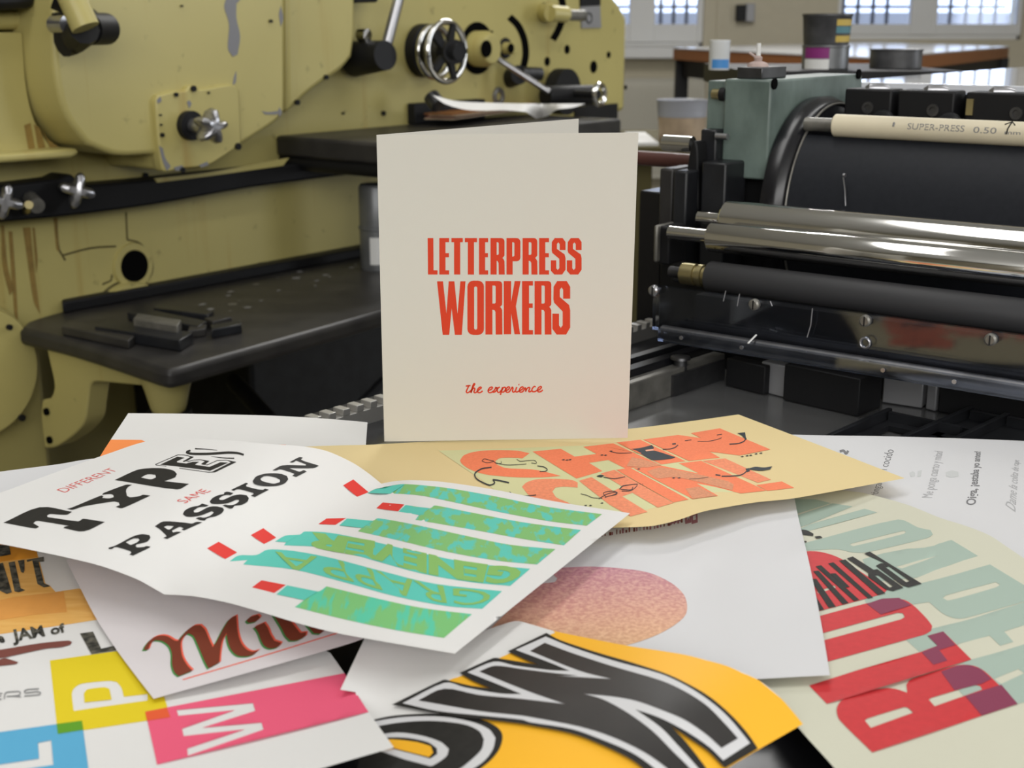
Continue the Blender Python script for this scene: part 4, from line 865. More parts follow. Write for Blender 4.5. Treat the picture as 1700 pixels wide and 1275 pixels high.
# ---- white sheet with the red and green script word
mo = Crop(200, 960, 3.8636)
Mw = [(148, 458), (165, 425), (200, 388), (250, 368), (300, 372), (345, 398), (368, 402), (420, 340), (470, 305), (512, 300), (542, 330), (572, 400), (592, 442), (620, 400), (660, 322), (700, 262), (742, 238), (746, 285), (752, 345), (772, 410), (802, 450), (842, 470), (886, 460), (850, 490), (800, 500), (750, 494), (712, 460), (690, 410), (680, 352), (652, 400), (640, 468), (634, 540), (565, 577), (540, 530), (502, 440), (470, 372), (436, 352), (402, 380), (386, 420), (396, 500), (430, 560), (462, 592), (375, 627), (346, 600), (331, 550), (330, 480), (310, 432), (268, 402), (222, 396), (192, 420), (178, 458)]
Iw = [(858, 312), (922, 284), (946, 320), (962, 360), (986, 400), (1032, 414), (1010, 440), (960, 450), (922, 432), (900, 392), (882, 345)]
Dw = [(808, 272), (830, 250), (880, 234), (896, 250), (870, 276), (822, 286)]
Lw = [(960, 200), (1050, 215), (1082, 262), (1122, 312), (1152, 350), (1192, 346), (1186, 372), (1140, 396), (1090, 400), (1060, 370), (1028, 310)]
L2 = [(1160, 260), (1240, 270), (1320, 325), (1282, 355), (1240, 352), (1205, 310)]
prints = []
for w in (Mw, Iw, Dw, Lw, L2):
    prints += [('ink_mil_green', 1, poly(mo(*[(x-11, y+9) for x, y in w]))), ('ink_mil_red', 2, poly(mo(*[(x+10, y-8) for x, y in w]))), ('ink_mil_brown', 3, poly(mo(*w)))]
prints.append(('ink_mil_red', 1, stroke(mo((400, 650), (900, 502), (1400, 348)), 1.7)))
sheet('script_sheet', [(110, 930), (134, 978), (161, 1029), (193, 1078), (224, 1120), (255, 1160), (400, 1120), (545, 1079), (604, 1060), (640, 1040), (640, 990), (300, 880), (150, 890)],
      [(110, 930, 26), (255, 1160, 22), (545, 1079, 27), (604, 1060, 29), (640, 1000, 30), (300, 880, 27), (400, 1050, 26), (200, 1080, 22)],
      'lilac_paper', prints, 'pale lilac sheet with a red and green brush script word, beside the pink square', 'print')

# ---- white text sheet (upper right)
t1 = Crop(1390, 730, 10.625); t2 = Crop(1540, 730, 10.625)
prints = [
 ('ink_grey', 1, text_on('Póngame un cocido', at([(330, 555), (475, 130), (555, 145), (405, 555)], 1380, 720, 5.3125), bold=-.005)),
 ('ink_light_grey', 1, text_on('Me ponga cuarto y mitad', at([(792, 560), (905, 150), (985, 158), (890, 565)], 1380, 720, 5.3125))),
 ('ink_grey', 1, text_on('Oiga, ¡estaba yo antes!', at([(1182, 628), (1258, 155), (1318, 158), (1272, 628)], 1380, 720, 5.3125), bold=.018)),
 ('ink_light_grey', 1, text_on('Dame la colita de rape', at([(1530, 640), (1600, 228), (1658, 232), (1625, 690)], 1380, 720, 5.3125), shear=.3)),
 ('ink_grey', 1, stroke(at([(75, 155), (110, 150), (130, 175), (150, 150)], 1380, 720, 5.3125), 4)),
 ('ink_faint', 1, poly(at([(1010, 340), (1060, 325), (1120, 335), (1125, 375), (1060, 385), (1015, 375)], 1380, 720, 5.3125))),
 ('ink_faint', 1, poly(at([(690, 345), (720, 330), (740, 345), (740, 375), (700, 380)], 1380, 720, 5.3125))), ('ink_faint', 1, poly(at([(765, 330), (800, 320), (790, 375), (760, 378)], 1380, 720, 5.3125))),
]
sheet('text_sheet', [(1290, 721), (1380, 723), (1455, 724), (1568, 727), (1700, 732), (1800, 738), (1800, 1000), (1640, 940), (1400, 880), (1240, 840)],
      [(1290, 721, 25), (1455, 724, 24), (1700, 732, 24), (1800, 738, 24), (1800, 1000, 18), (1400, 880, 17), (1240, 840, 17), (1550, 830, 18)],
      'cool_paper', prints, 'white sheet with small grey Spanish text at the right edge behind the cream print', 'print')

# ---- cream sheet with sage green and red letters (right)
P = Crop(1300, 820, 4.25); Q = Crop(1300, 1000, 4.25)
prints = [
 ('ink_sage', 1, poly(P((40, 35), (230, 38), (338, 65), (98, 140), (40, 150)), sm=False)), ('ink_sage', 1, poly(P((100, 152), (350, 66), (490, 88), (182, 214), (90, 245)), sm=False)),
 ('ink_sage', 1, poly(P((110, 250), (185, 216), (575, 104), (665, 130), (190, 258), (110, 275)), sm=False)),
 ('ink_sage', 1, poly(P((120, 355), (810, 180), (950, 235), (1040, 255), (1057, 285), (1020, 310), (600, 410), (490, 412), (380, 390), (150, 400)), P((470, 358), (490, 348), (850, 260), (868, 268), (850, 282), (500, 368)))),
 ('ink_sage', 1, poly(P((560, 462), (700, 420), (1190, 325), (1375, 437), (945, 590), (640, 620)), P((795, 515), (1100, 432), (840, 526)), sm=False)),
 ('ink_sage', 1, poly(P((560, 690), (980, 628), (1460, 497), (1720, 655), (1725, 752), (1300, 872), (1220, 878), (1130, 845), (1030, 762), (920, 778), (600, 820)), P((1128, 735), (1150, 715), (1500, 622), (1532, 640), (1500, 660), (1170, 752)))),
 ('ink_sage', 1, poly(Q((868, 264), (1055, 185), (1720, -8), (1720, 155), (1560, 205), (1625, 278), (1532, 306), (1458, 235), (1240, 292), (1212, 312), (1100, 335), (1160, 410), (1060, 440)), sm=False)),
 ('ink_sage', 1, poly(Q((1110, 490), (1335, 402), (1760, 278), (1760, 690), (1655, 716), (1400, 795), (1220, 600)), Q((1490, 540), (1660, 470), (1702, 500), (1540, 575)), sm=False)),
 ('ink_crimson', 2, poly(P((130, 410), (180, 404), (260, 408), (360, 435), (450, 480), (550, 550), (700, 650), (732, 680), (700, 706), (270, 822), (150, 850)), P((238, 690), (360, 645), (375, 660), (250, 702)))),
 ('ink_crimson', 2, poly(Q((200, 112), (560, 14), (720, -20), (800, -28), (870, -12), (930, 30), (1010, 110), (1052, 165), (1045, 200), (1000, 226), (870, 263), (200, 450)), Q((220, 235), (290, 214), (800, 75), (845, 76), (858, 103), (830, 120), (300, 264), (220, 285)))),
 ('ink_crimson', 2, poly(Q((184, 587), (520, 480), (970, 350), (1090, 305), (1020, 235), (1130, 204), (1330, 403), (310, 716)), sm=False)),
 ('ink_crimson', 2, poly(Q((630, 1058), (400, 830), (378, 760), (400, 705), (450, 670), (600, 625), (720, 605), (800, 612), (876, 637), (870, 580), (900, 545), (1000, 510), (1200, 450), (1300, 440), (1380, 460), (1450, 510), (1656, 716)),
    Q((578, 835), (592, 820), (850, 740), (882, 745), (918, 778), (620, 885)), Q((1028, 685), (1050, 672), (1350, 585), (1390, 590), (1405, 615), (1070, 733)))),
 ('ink_plum', 3, poly(P((590, 775), (700, 738), (820, 733), (905, 785), (690, 850)), sm=False)),
 ('ink_plum', 3, poly(Q((1020, 236), (1130, 204), (1218, 300), (1102, 336), (1160, 410), (1062, 440), (978, 352), (1090, 305)), sm=False)),
 ('ink_plum', 3, poly(Q((1115, 488), (1230, 446), (1310, 440), (1395, 468), (1470, 540), (1400, 575), (1350, 585), (1210, 620)), sm=False)),
 ('ink_plum', 3, poly(Q((1285, 660), (1405, 622), (1540, 580), (1656, 716), (1402, 798)), sm=False)),
 # overprinted black word
 ('ink_black', 4, poly(P((573, 420), (612, 406), (978, 632), (885, 658), (835, 640), (655, 506), (690, 488), (722, 490)), P((722, 515), (748, 510), (896, 614), (868, 622)), sm=False)),
 ('ink_black', 4, poly(P((450, 454), (492, 441), (640, 535), (665, 530), (850, 660), (775, 684), (722, 672), (600, 585), (602, 556)), P((648, 576), (672, 572), (778, 652), (752, 660)), sm=False)),
]
for q in (((395, 470), (440, 462), (722, 700), (668, 712)), ((318, 490), (356, 482), (636, 730), (600, 737)), ((230, 511), (268, 502), (538, 747), (500, 755)), ((212, 545), (250, 540), (462, 768), (420, 778)), ((190, 600), (235, 598), (372, 795), (322, 802)), ((170, 690), (210, 690), (290, 815), (250, 822))):
    prints.append(('ink_black', 4, poly(P(*q), sm=False)))
for q in (((335, 560), (372, 560), (470, 655), (436, 660)),):
    prints.append(('ink_black', 4, poly(P(*q), sm=False)))
for q in (((110, 250), (165, 255), (215, 280), (212, 295), (140, 285), (110, 270)), ((222, 300), (262, 297), (280, 308), (235, 314)), ((145, 330), (168, 332), (165, 340), (148, 340))):
    prints.append(('ink_black', 4, poly(P(*q))))
sheet('letter_print', [(1418, 816), (1461, 825), (1512, 840), (1559, 859), (1606, 874), (1643, 889), (1672, 908), (1710, 934), (1800, 1000), (1800, 1420), (1480, 1390), (1385, 1275), (1326, 1209), (1225, 1085), (1290, 825), (1340, 812)],
      [(1418, 816, 23), (1559, 859, 27), (1643, 889, 26), (1800, 1000, 22), (1800, 1420, 20), (1385, 1275, 22), (1326, 1209, 23), (1225, 1085, 20), (1290, 825, 20), (1480, 1050, 22), (1600, 960, 27)],
      'cream_paper', prints, 'cream sheet with large red and sage green block letters, right of the yellow poster', 'print')

# ---- white folded sheet with the printed ball shape
R_ = Crop(800, 840, 4.722)
disk = poly(R_((612, 489), (700, 480), (850, 475), (1050, 485), (1300, 520), (1480, 600), (1580, 690), (1609, 780), (1592, 860), (1500, 940), (1350, 1020), (1150, 1087), (900, 1130), (600, 1150), (200, 1120), (-20, 1060), (40, 985), (430, 626), (570, 596), (592, 568), (556, 535)))
prints = [('ink_split', 1, disk)]
rnd = random.Random(4)
for i in range(26):
    x = 940+i*27+rnd.uniform(-6, 6); y = 238-i*4.2 if i < 14 else 190-(i-13)*6; w = rnd.uniform(8, 22); h = rnd.uniform(18, 46)
    prints.append((rnd.choice(['ink_mauve', 'ink_mauve', 'ink_brown', 'ink_light_grey']), 1, poly(R_((x, y-h), (x+w, y-h-2), (x+w, y), (x, y+2)), sm=False)))
for x in (1475, 1590, 1640):
    prints.append(('ink_mauve', 1, poly(R_((x, 60), (x+50, 45), (x+52, 130), (x+4, 142)), R_((x+14, 80), (x+36, 72), (x+38, 105), (x+16, 112)), sm=False)))
prints.append(('ink_mauve', 1, stroke(R_((1490, 120), (1530, 108), (1560, 118)), 2)))
o = sheet('ball_print', [(880, 862), (1010, 846), (1150, 838), (1318, 822), (1326, 862), (1338, 911), (1352, 975), (1366, 1050), (1378, 1121), (1300, 1125), (1180, 1132), (1000, 1140), (860, 1062), (806, 1049), (770, 1030), (800, 960)],
      [(880, 862, 27), (1010, 850, 26), (1318, 822, 24.5), (948, 931, 27), (1055, 926, 27.5), (1160, 921, 28), (1250, 916, 28), (1338, 911, 28), (950, 955, 25.5), (1160, 948, 26), (1345, 940, 26.5), (1160, 895, 26), (1332, 885, 26), (1366, 1050, 26.5), (1378, 1121, 26), (1180, 1132, 25), (860, 1062, 24), (806, 1049, 24), (1100, 1010, 26), (1150, 880, 25)],
      'cool_paper', prints, 'white folded sheet with a speckled mauve and orange ball shape, under the yellow poster', 'print')
mr = MATS['ink_split'].node_tree.nodes['grad']
mr.inputs[1].default_value = pz(1100, 1075, .026).y-o.location.y; mr.inputs[2].default_value = pz(1000, 942, .026).y-o.location.y

# ---- yellow poster with black and white letters (front)
O = Crop(560, 1020, 4.25); N = Crop(880, 1040, 3.6957)
W_out = O((385, 637), (745, 462), (800, 470), (950, 505), (1090, 523), (960, 470), (862, 412), (1100, 308), (1160, 314), (1300, 336), (1425, 356), (1330, 320), (1203, 260), (1475, 130)) + N((180, 82), (400, 156), (640, 226), (830, 288), (960, 348), (1100, 430), (1230, 540), (1330, 650), (1398, 748), (1195, 868), (1170, 842), (1100, 770), (980, 688), (862, 608), (960, 712), (1080, 868), (1140, 960), (800, 990), (690, 868), (600, 805), (430, 722), (250, 655), (0, 606)) + O((1300, 772), (1050, 742), (900, 727), (640, 686))
W_mid = O((460, 626), (756, 482), (900, 515), (1150, 558), (1300, 562), (1100, 480), (918, 408), (1105, 333), (1250, 360), (1500, 393), (1640, 398), (1500, 340), (1258, 250), (1470, 156)) + N((250, 124), (500, 206), (800, 290), (960, 364), (1100, 455), (1220, 560), (1350, 715), (1185, 822), (1100, 740), (960, 645), (800, 562), (645, 508), (800, 618), (900, 722), (1000, 832), (1060, 905), (1100, 975), (840, 960), (760, 868), (620, 772), (430, 690), (250, 628), (0, 588)) + O((1300, 742), (1000, 712), (700, 680))
W_in = O((572, 606), (755, 524), (1000, 568), (1300, 596), (1608, 632), (1400, 560), (1230, 495), (1002, 402), (1115, 362), (1300, 385), (1500, 410), (1700, 432)) + N((160, 303), (502, 322), (300, 270), (0, 150), (90, 100), (250, 160), (500, 242), (800, 330), (950, 398), (1080, 482), (1180, 580), (1276, 686), (1175, 745), (1080, 660), (950, 572), (800, 508), (650, 455), (500, 428), (328, 412), (450, 448), (600, 530), (750, 640), (880, 770), (980, 870), (1010, 930), (900, 930), (840, 868), (700, 770), (500, 675), (300, 612), (0, 554)) + O((1300, 712), (1000, 680))
O_out = O((150, 775), (275, 738), (400, 714), (600, 701), (800, 706), (1000, 737), (1100, 776), (1155, 825), (1165, 880), (1140, 955), (1080, 1030), (990, 1100), (850, 1190), (600, 1280), (200, 1280), (0, 1200), (20, 900))
O_w = O((180, 785), (300, 748), (500, 722), (750, 722), (950, 758), (1070, 810), (1116, 872), (1098, 950), (1040, 1030), (940, 1100), (780, 1190), (560, 1250), (250, 1240), (80, 1180), (80, 900))
O_b = O((220, 815), (330, 780), (500, 757), (700, 752), (900, 777), (1000, 822), (1034, 880), (1018, 950), (950, 1020), (860, 1090), (700, 1170), (500, 1200), (280, 1190), (160, 1150), (130, 930))
O_w2 = O((250, 870), (345, 840), (450, 834), (600, 856), (730, 900), (787, 950), (770, 1000), (700, 1052), (650, 1070), (400, 1005), (310, 967), (200, 940))
O_k2 = O((300, 878), (370, 868), (500, 872), (640, 902), (702, 945), (704, 985), (655, 1016), (540, 985), (420, 955), (300, 920))
O_y = O((310, 890), (385, 881), (560, 900), (660, 930), (676, 975), (648, 1006), (405, 945), (310, 915))
sheet('lettered_poster', [(560, 1075), (608, 1055), (700, 1020), (807, 1046), (830, 1038), (857, 1031), (880, 1036), (918, 1047), (980, 1060), (1042, 1072), (1137, 1087), (1205, 1105), (1259, 1129), (1299, 1162), (1333, 1202), (1260, 1244), (1205, 1277), (1080, 1350), (560, 1360), (590, 1290), (606, 1200), (590, 1149), (565, 1145), (604, 1062)][1:-1]+[(604, 1062)],
      [(604, 1062, 25), (565, 1145, 24), (590, 1149, 21.5), (612, 1190, 17.5), (640, 1225, 17), (600, 1300, 15), (560, 1360, 14), (700, 1030, 26), (857, 1031, 29), (980, 1060, 33), (1137, 1087, 37), (1259, 1129, 34), (1333, 1202, 27), (1205, 1277, 30), (1080, 1350, 26), (900, 1180, 33), (760, 1150, 28), (720, 1230, 24), (1100, 1180, 38)],
      'white_paper',
      [('ink_yellow', 1, poly([(922, 1050), (918, 1047), (980, 1059.5), (1042, 1071.5), (1137, 1086.5), (1205, 1104.5), (1259, 1128.5), (1299, 1161.5), (1334, 1202), (1205, 1278), (1080, 1351), (560, 1361), (610, 1245), (690, 1240), (770, 1225), (800, 1196), (780, 1180), (746, 1129), (830, 1092)], sm=False)),
       ('ink_black', 2, poly(O_out)), ('cool_paper', 3, poly(O_w)), ('ink_black', 4, poly(O_b)), ('cool_paper', 5, poly(O_w2)), ('ink_black', 6, poly(O_k2)), ('ink_yellow', 7, poly(O_y)),
       ('ink_black', 8, poly(O((-40, 1075), (150, 1015), (310, 968), (480, 1025), (660, 1072), (640, 1130), (-40, 1150)), sm=False)),
       ('ink_black', 9, poly(W_out)), ('cool_paper', 10, poly(W_mid)), ('ink_black_gloss', 11, poly(W_in))],
      'yellow poster with huge black and white outlined letters, curling at the front of the pile', 'print')

# ---- two white sheets at the back left
D5 = Crop(170, 680, 3.617)
sheet('sheet_with_orange_corner', [(213, 686), (320, 687), (450, 690), (540, 695), (610, 701), (607, 745), (560, 800), (120, 840), (164, 761)],
      [(213, 686, 24), (450, 690, 27), (610, 701, 26), (607, 745, 25), (560, 800, 24), (120, 840, 20), (164, 761, 22)], 'white_paper',
      [('ink_triangle', 1, poly(D5((40, 180), (235, 182), (265, 195), (200, 260), (-60, 340), (-22, 290)), sm=False)), ('ink_salmon', 1, poly(D5((1060, 210), (1100, 210), (1108, 222), (1060, 220)), sm=False))],
      'white sheet with an orange printed corner, at the back left of the pile', 'print')
sheet('blank_sheet', [(-60, 792), (0, 783), (94, 771), (164, 761), (230, 770), (300, 830), (-60, 900)], [(-60, 792, 30), (94, 771, 33), (164, 761, 34), (300, 830, 32), (-60, 900, 26)], 'cool_paper', [],
      'plain white sheet edge showing behind the DIFFERENT lettering at the left', 'paper')

# ---- yellow sheet CHIN CHIN!
CB = Crop(960, 720, 3.848); A_ = Crop(720, 700, 5); B_ = Crop(980, 680, 5)
prints = [('ink_pale_green', 1, poly([(728, 748), (770, 747), (960, 740), (990, 738), (1120, 765), (1165, 768), (1218, 816), (1130, 830), (1060, 850), (1000, 870), (830, 820), (790, 790)], sm=False)),
 ('ink_orange', 2, poly(A_((218, 322), (250, 280), (330, 252), (450, 238), (600, 237), (700, 242), (795, 262), (735, 305), (700, 300), (560, 300), (512, 325), (522, 355), (600, 385), (800, 395), (900, 410), (1055, 450), (900, 462), (700, 462), (480, 445), (380, 425), (290, 390), (235, 350)))),
 ('ink_orange', 2, poly(A_((820, 248), (1055, 225), (1170, 290), (1350, 268), (1240, 208), (1490, 180), (1890, 362), (1590, 388), (1450, 318), (1290, 342), (1400, 410), (1185, 472)), sm=False)),
 ('ink_orange', 2, poly(B_((220, 272), (415, 250), (790, 428), (590, 455)), sm=False)),
 ('ink_orange', 2, poly(B_((440, 248), (730, 210), (920, 236), (835, 195), (1075, 155), (1495, 330), (1240, 380), (990, 348), (1075, 398), (820, 425)), sm=False)),
 ('ink_light_orange', 2, poly(A_((733, 540), (770, 505), (850, 480), (1000, 474), (1150, 485), (1195, 505), (1195, 547), (1080, 540), (1010, 547), (985, 580), (1020, 630), (1140, 685), (1200, 760), (900, 700), (780, 600)))),
 ('ink_light_orange', 2, poly(B_((-95, 590), (10, 560), (190, 675), (270, 640), (85, 530), (200, 500), (690, 775), (560, 812), (350, 690), (265, 720), (475, 848), (335, 885), (160, 790)), sm=False)),
 ('ink_orange', 2, poly(B_((215, 500), (330, 482), (815, 745), (690, 770)), sm=False)),
 ('ink_orange', 2, poly(B_((360, 486), (590, 465), (900, 530), (735, 445), (920, 425), (1460, 672), (1250, 695), (880, 610), (1060, 715), (850, 742)), sm=False)),
 ('ink_brown_orange', 3, poly(B_((470, 512), (600, 480), (1130, 590), (1190, 620), (1180, 670), (900, 600), (700, 560), (560, 570)))),
 ('ink_brown_orange', 3, poly(B_((345, 395), (430, 410), (590, 460), (470, 480), (300, 470)), sm=False)), ('ink_brown_orange', 3, poly(B_((790, 655), (900, 640), (1050, 715), (850, 740)), sm=False)),
 ('ink_light_orange', 2, poly(B_((935, 425), (1120, 405), (1500, 580), (1390, 606)), sm=False)), ('ink_orange', 2, poly(B_((1378, 626), (1590, 596), (1692, 648), (1470, 674)), sm=False)),
 ('ink_slate', 4, poly(CB((398, 126), (418, 112), (485, 108), (622, 150), (590, 160), (480, 169), (440, 152)))), ('ink_slate', 4, poly(CB((338, 97), (400, 90), (470, 72), (484, 88), (478, 98), (432, 104), (425, 114), (398, 120), (372, 106)))), ('ink_salmon', 5, poly(CB((428, 104), (476, 97), (484, 107), (434, 113)), sm=False)),
 ('ink_slate', 4, poly(B_((1305, 492), (1370, 474), (1440, 480), (1510, 470), (1492, 496), (1420, 506), (1350, 500)))), ('ink_slate', 4, poly(B_((1220, 195), (1285, 188), (1292, 232), (1300, 250), (1280, 240), (1255, 212)))),
 ('ink_slate', 4, poly(B_((50, 552), (85, 540), (115, 548), (90, 562)))), ('ink_slate', 4, poly(B_((1288, 490), (1320, 485), (1325, 510), (1300, 520))))]
for cr, pts, w in [(B_, ((1090, 552), (1180, 550), (1260, 538), (1310, 500)), 1.6), (B_, ((1155, 286), (1230, 280), (1275, 262), (1295, 235)), 1.6), (B_, ((600, 328), (660, 326), (705, 312), (728, 292)), 1.3),
    (B_, ((170, 348), (230, 360), (345, 358)), .9), (A_, ((480, 378), (400, 390), (345, 425), (345, 460), (380, 490), (462, 525), (505, 510), (492, 482)), 2.0), (A_, ((490, 480), (545, 488), (625, 506)), 2.2), (A_, ((860, 366), (915, 375), (942, 395), (930, 410), (880, 413)), 1.3),
    (A_, ((400, 325), (420, 308), (470, 320), (500, 328), (440, 340), (400, 325)), .8), (A_, ((500, 330), (520, 345), (560, 345), (560, 328)), .8), (A_, ((510, 340), (600, 358), (700, 355), (770, 350)), .8), (A_, ((690, 312), (720, 328), (780, 322), (840, 322), (852, 345), (810, 342)), .8),
    (A_, ((630, 582), (660, 604), (760, 615), (850, 608)), 1.2), (A_, ((1220, 598), (1270, 610), (1320, 630), (1400, 635)), .9), (A_, ((1370, 640), (1440, 600), (1510, 585), (1520, 602), (1440, 620), (1420, 632)), 1.), (A_, ((1540, 560), (1580, 532), (1690, 520), (1640, 570), (1560, 575)), 1.),
    (B_, ((110, 560), (200, 572), (290, 556)), 1.1), (B_, ((130, 725), (110, 690), (180, 675), (225, 690), (180, 712)), 1), (B_, ((245, 655), (270, 632), (380, 618), (435, 618), (432, 632)), 1), (B_, ((250, 660), (340, 665), (355, 640)), 1), (B_, ((785, 258), (840, 250)), .8), (B_, ((890, 262), (980, 262), (1060, 245), (1090, 232)), .8), (B_, ((1050, 210), (1095, 204)), .9), (B_, ((820, 575), (900, 572), (980, 560)), .7), (B_, ((1040, 540), (1080, 545)), 2.), (B_, ((680, 285), (710, 282)), 2)]:
    prints.append(('ink_slate', 4, stroke(cr(*pts), w)))
for cr, x, y in ((A_, 1075, 316), (A_, 1105, 318), (A_, 1130, 315), (A_, 1395, 276), (A_, 1425, 278), (A_, 1470, 244), (B_, 690, 566), (B_, 735, 566), (B_, 400, 492), (B_, 95, 775), (B_, 1260, 388), (B_, 1300, 382), (B_, 1330, 378), (B_, 1375, 366), (B_, 1415, 360), (A_, 1260, 694), (A_, 1300, 694)):
    prints.append(('ink_slate', 4, poly(cr((x-14, y+2), (x+2, y-5), (x+16, y-2), (x+4, y+5)), sm=False)))
sheet('chin_chin_sheet', [(440, 748), (500, 742), (560, 739.5), (620, 738), (760, 730), (900, 722), (1042, 712), (1140, 700), (1226, 688), (1360, 739), (1502, 794), (1320, 827), (1255, 834), (1200, 843), (1165, 850), (1130, 862), (1100, 870), (1075, 874), (1020, 876), (940, 880), (700, 850), (500, 800)],
      [(440, 748, 34), (620, 738, 33), (900, 722, 32), (1042, 712, 30), (1226, 688, 28), (1502, 794, 29), (1320, 827, 32), (1200, 843, 36), (1130, 862, 37), (1020, 876, 35), (700, 850, 32), (500, 800, 33), (1000, 790, 33), (1250, 760, 30)],
      'yellow_paper', prints, 'pale yellow sheet printed CHIN CHIN! in orange, lying under the standing card', 'print')

# ---- folded card TYPES / PASSION with the bottle prints
C4 = Crop(0, 720, 5.3125); K = Crop(340, 735, 8.5); M_ = Crop(180, 790, 7.0833); BG = Crop(360, 740, 2.3611); L7 = Crop(0, 740, 6.0714)
EE = Crop(250, 735, 7.9375); kk = 'ink_black'
prints = [
 (kk, 1, poly(C4((30, 785), (350, 648), (635, 688), (585, 715), (440, 708), (415, 722), (420, 735), (690, 772), (735, 750), (925, 778), (740, 860), (560, 832), (570, 820), (608, 812), (345, 770), (312, 774), (295, 790), (345, 820), (310, 836)))),
 (kk, 1, poly(C4((590, 662), (630, 652), (890, 545), (912, 550), (902, 566), (960, 570), (1002, 560), (1000, 542), (975, 532), (900, 538), (915, 522), (1110, 450), (1165, 450), (1130, 470), (1112, 500), (1120, 548), (1150, 560), (1230, 550), (1262, 538), (1327, 545), (1080, 656), (1020, 645), (1055, 630), (1048, 606), (1000, 598), (740, 640), (640, 671)))),
 (kk, 1, poly(C4((1012, 408), (1200, 322), (1300, 305), (1440, 305), (1530, 325), (1560, 355), (1545, 385), (1490, 405), (1448, 418), (1667, 442), (1560, 491)), C4((1243, 386), (1300, 358), (1370, 362), (1376, 385), (1330, 402)))),
 (kk, 1, poly(EE((125, 288), (350, 184), (448, 196), (345, 245), (352, 260), (470, 272), (560, 250), (640, 250), (585, 285), (600, 292), (775, 318), (920, 256), (1022, 262), (785, 368), (480, 328)), sm=False)),
 (kk, 1, stroke(EE((70, 292), (62, 286), (360, 158), (440, 160), (568, 188), (470, 240), (490, 248), (560, 228), (650, 222), (772, 242), (700, 285), (745, 292), (880, 232), (1000, 228), (1125, 252), (850, 385), (760, 388), (500, 352), (70, 292)), 1.0, sm=False)),
 (kk, 1, poly(EE((470, 160), (568, 188), (470, 242), (430, 252), (425, 244), (520, 190)), sm=False)), (kk, 1, poly(EE((650, 222), (772, 242), (720, 285), (755, 292), (690, 288), (665, 278), (715, 245)), sm=False)), (kk, 1, poly(EE((1000, 228), (1125, 252), (850, 385), (800, 386), (1060, 256)), sm=False)),
 (kk, 1, stroke(EE((585, 78), (720, 84), (880, 98)), 2.2, taper=lambda t: 1-.8*t)), (kk, 1, stroke(EE((525, 100), (475, 125), (550, 145), (760, 146), (1000, 130), (1140, 134), (1228, 158)), 3.4, taper=lambda t: .9+.3*math.sin(t*3.1))), (kk, 1, stroke(EE((800, 180), (950, 198), (1102, 205)), 2.2, taper=lambda t: .2+.8*t)),
 (kk, 1, poly(K((955, 388), (1010, 390), (1055, 375), (1095, 380), (1240, 425), (1265, 440), (1235, 465), (1290, 482), (1440, 405), (1395, 388), (1340, 408), (1310, 400), (1185, 358), (1530, 358), (1612, 322), (1400, 258), (1355, 235), (1385, 210), (1330, 204), (1195, 275), (1240, 278), (1290, 252), (1430, 305), (1425, 320), (1100, 318)))),
 (kk, 1, poly(K((676, 540), (720, 480), (830, 440), (960, 430), (1080, 440), (1160, 470), (1178, 515), (1130, 570), (1030, 605), (900, 613), (760, 600), (690, 570)), K((783, 510), (830, 475), (900, 468), (1000, 490), (1062, 520), (1060, 555), (980, 577), (900, 565), (810, 540)))),
 (kk, 1, poly(K((370, 665), (580, 565), (612, 575), (578, 595), (590, 618), (740, 655), (820, 663), (850, 650), (905, 662), (705, 765), (650, 745), (692, 725), (680, 705), (500, 657), (440, 660), (410, 675)))),
 (kk, 1, poly(K((68, 830), (110, 780), (190, 740), (270, 725), (275, 700), (320, 690), (405, 710), (360, 740), (330, 735), (260, 745), (200, 785), (210, 805), (260, 805), (400, 745), (500, 730), (590, 740), (622, 780), (600, 830), (520, 875), (420, 890), (395, 920), (350, 928), (250, 885), (290, 872), (340, 880), (420, 870), (480, 830), (480, 805), (440, 805), (330, 850), (200, 865), (100, 860)))),
 (kk, 1, poly(M_((875, 450), (900, 405), (980, 365), (1060, 350), (1100, 325), (1180, 345), (1150, 360), (1060, 370), (1000, 410), (1010, 430), (1060, 425), (1180, 365), (1270, 358), (1345, 375), (1360, 400), (1330, 440), (1260, 475), (1170, 495), (1130, 525), (1080, 520), (1025, 498), (1070, 485), (1130, 490), (1200, 465), (1240, 430), (1215, 415), (1100, 460), (1000, 480), (920, 478)))),
 (kk, 1, poly(M_((545, 592), (650, 535), (900, 550), (980, 560), (1040, 540), (1105, 545), (890, 642), (860, 630), (885, 615), (850, 600), (820, 605), (745, 645), (760, 665), (810, 655), (860, 660), (690, 742), (645, 728), (685, 710), (670, 690), (600, 625)), M_((652, 600), (690, 585), (770, 590), (730, 625), (700, 630)))),
 (kk, 1, poly(M_((5, 860), (0, 845), (90, 815), (280, 715), (390, 685), (480, 695), (495, 725), (460, 770), (380, 795), (330, 805), (320, 825), (340, 840), (420, 835), (445, 825), (495, 830), (480, 845), (290, 938), (245, 925), (270, 905), (255, 885), (110, 840), (70, 840), (40, 860)), M_((203, 780), (290, 738), (350, 735), (365, 755), (330, 785), (260, 812)))),
 ('ink_small_red', 1, text_on('SAME', M_((785, 290), (1090, 150), (1212, 176), (905, 322)), bold=-.008)),
 ('ink_small_red', 1, text_on('DIFFERENT', L7((562, 442), (1096, 222), (1190, 246), (655, 472)), bold=-.008)),
]
for q in (((495, 155), (535, 132), (595, 182), (550, 200)), ((625, 245), (650, 222), (735, 230), (710, 257)), ((398, 307), (430, 285), (507, 283), (465, 310)), ((133, 350), (182, 323), (233, 360), (185, 385)), ((-38, 402), (7, 376), (80, 418), (33, 444)), ((138, 555), (175, 527), (270, 545), (225, 577))):
    prints.append(('ink_cap_red', 1, poly(BG(*q), sm=False)))
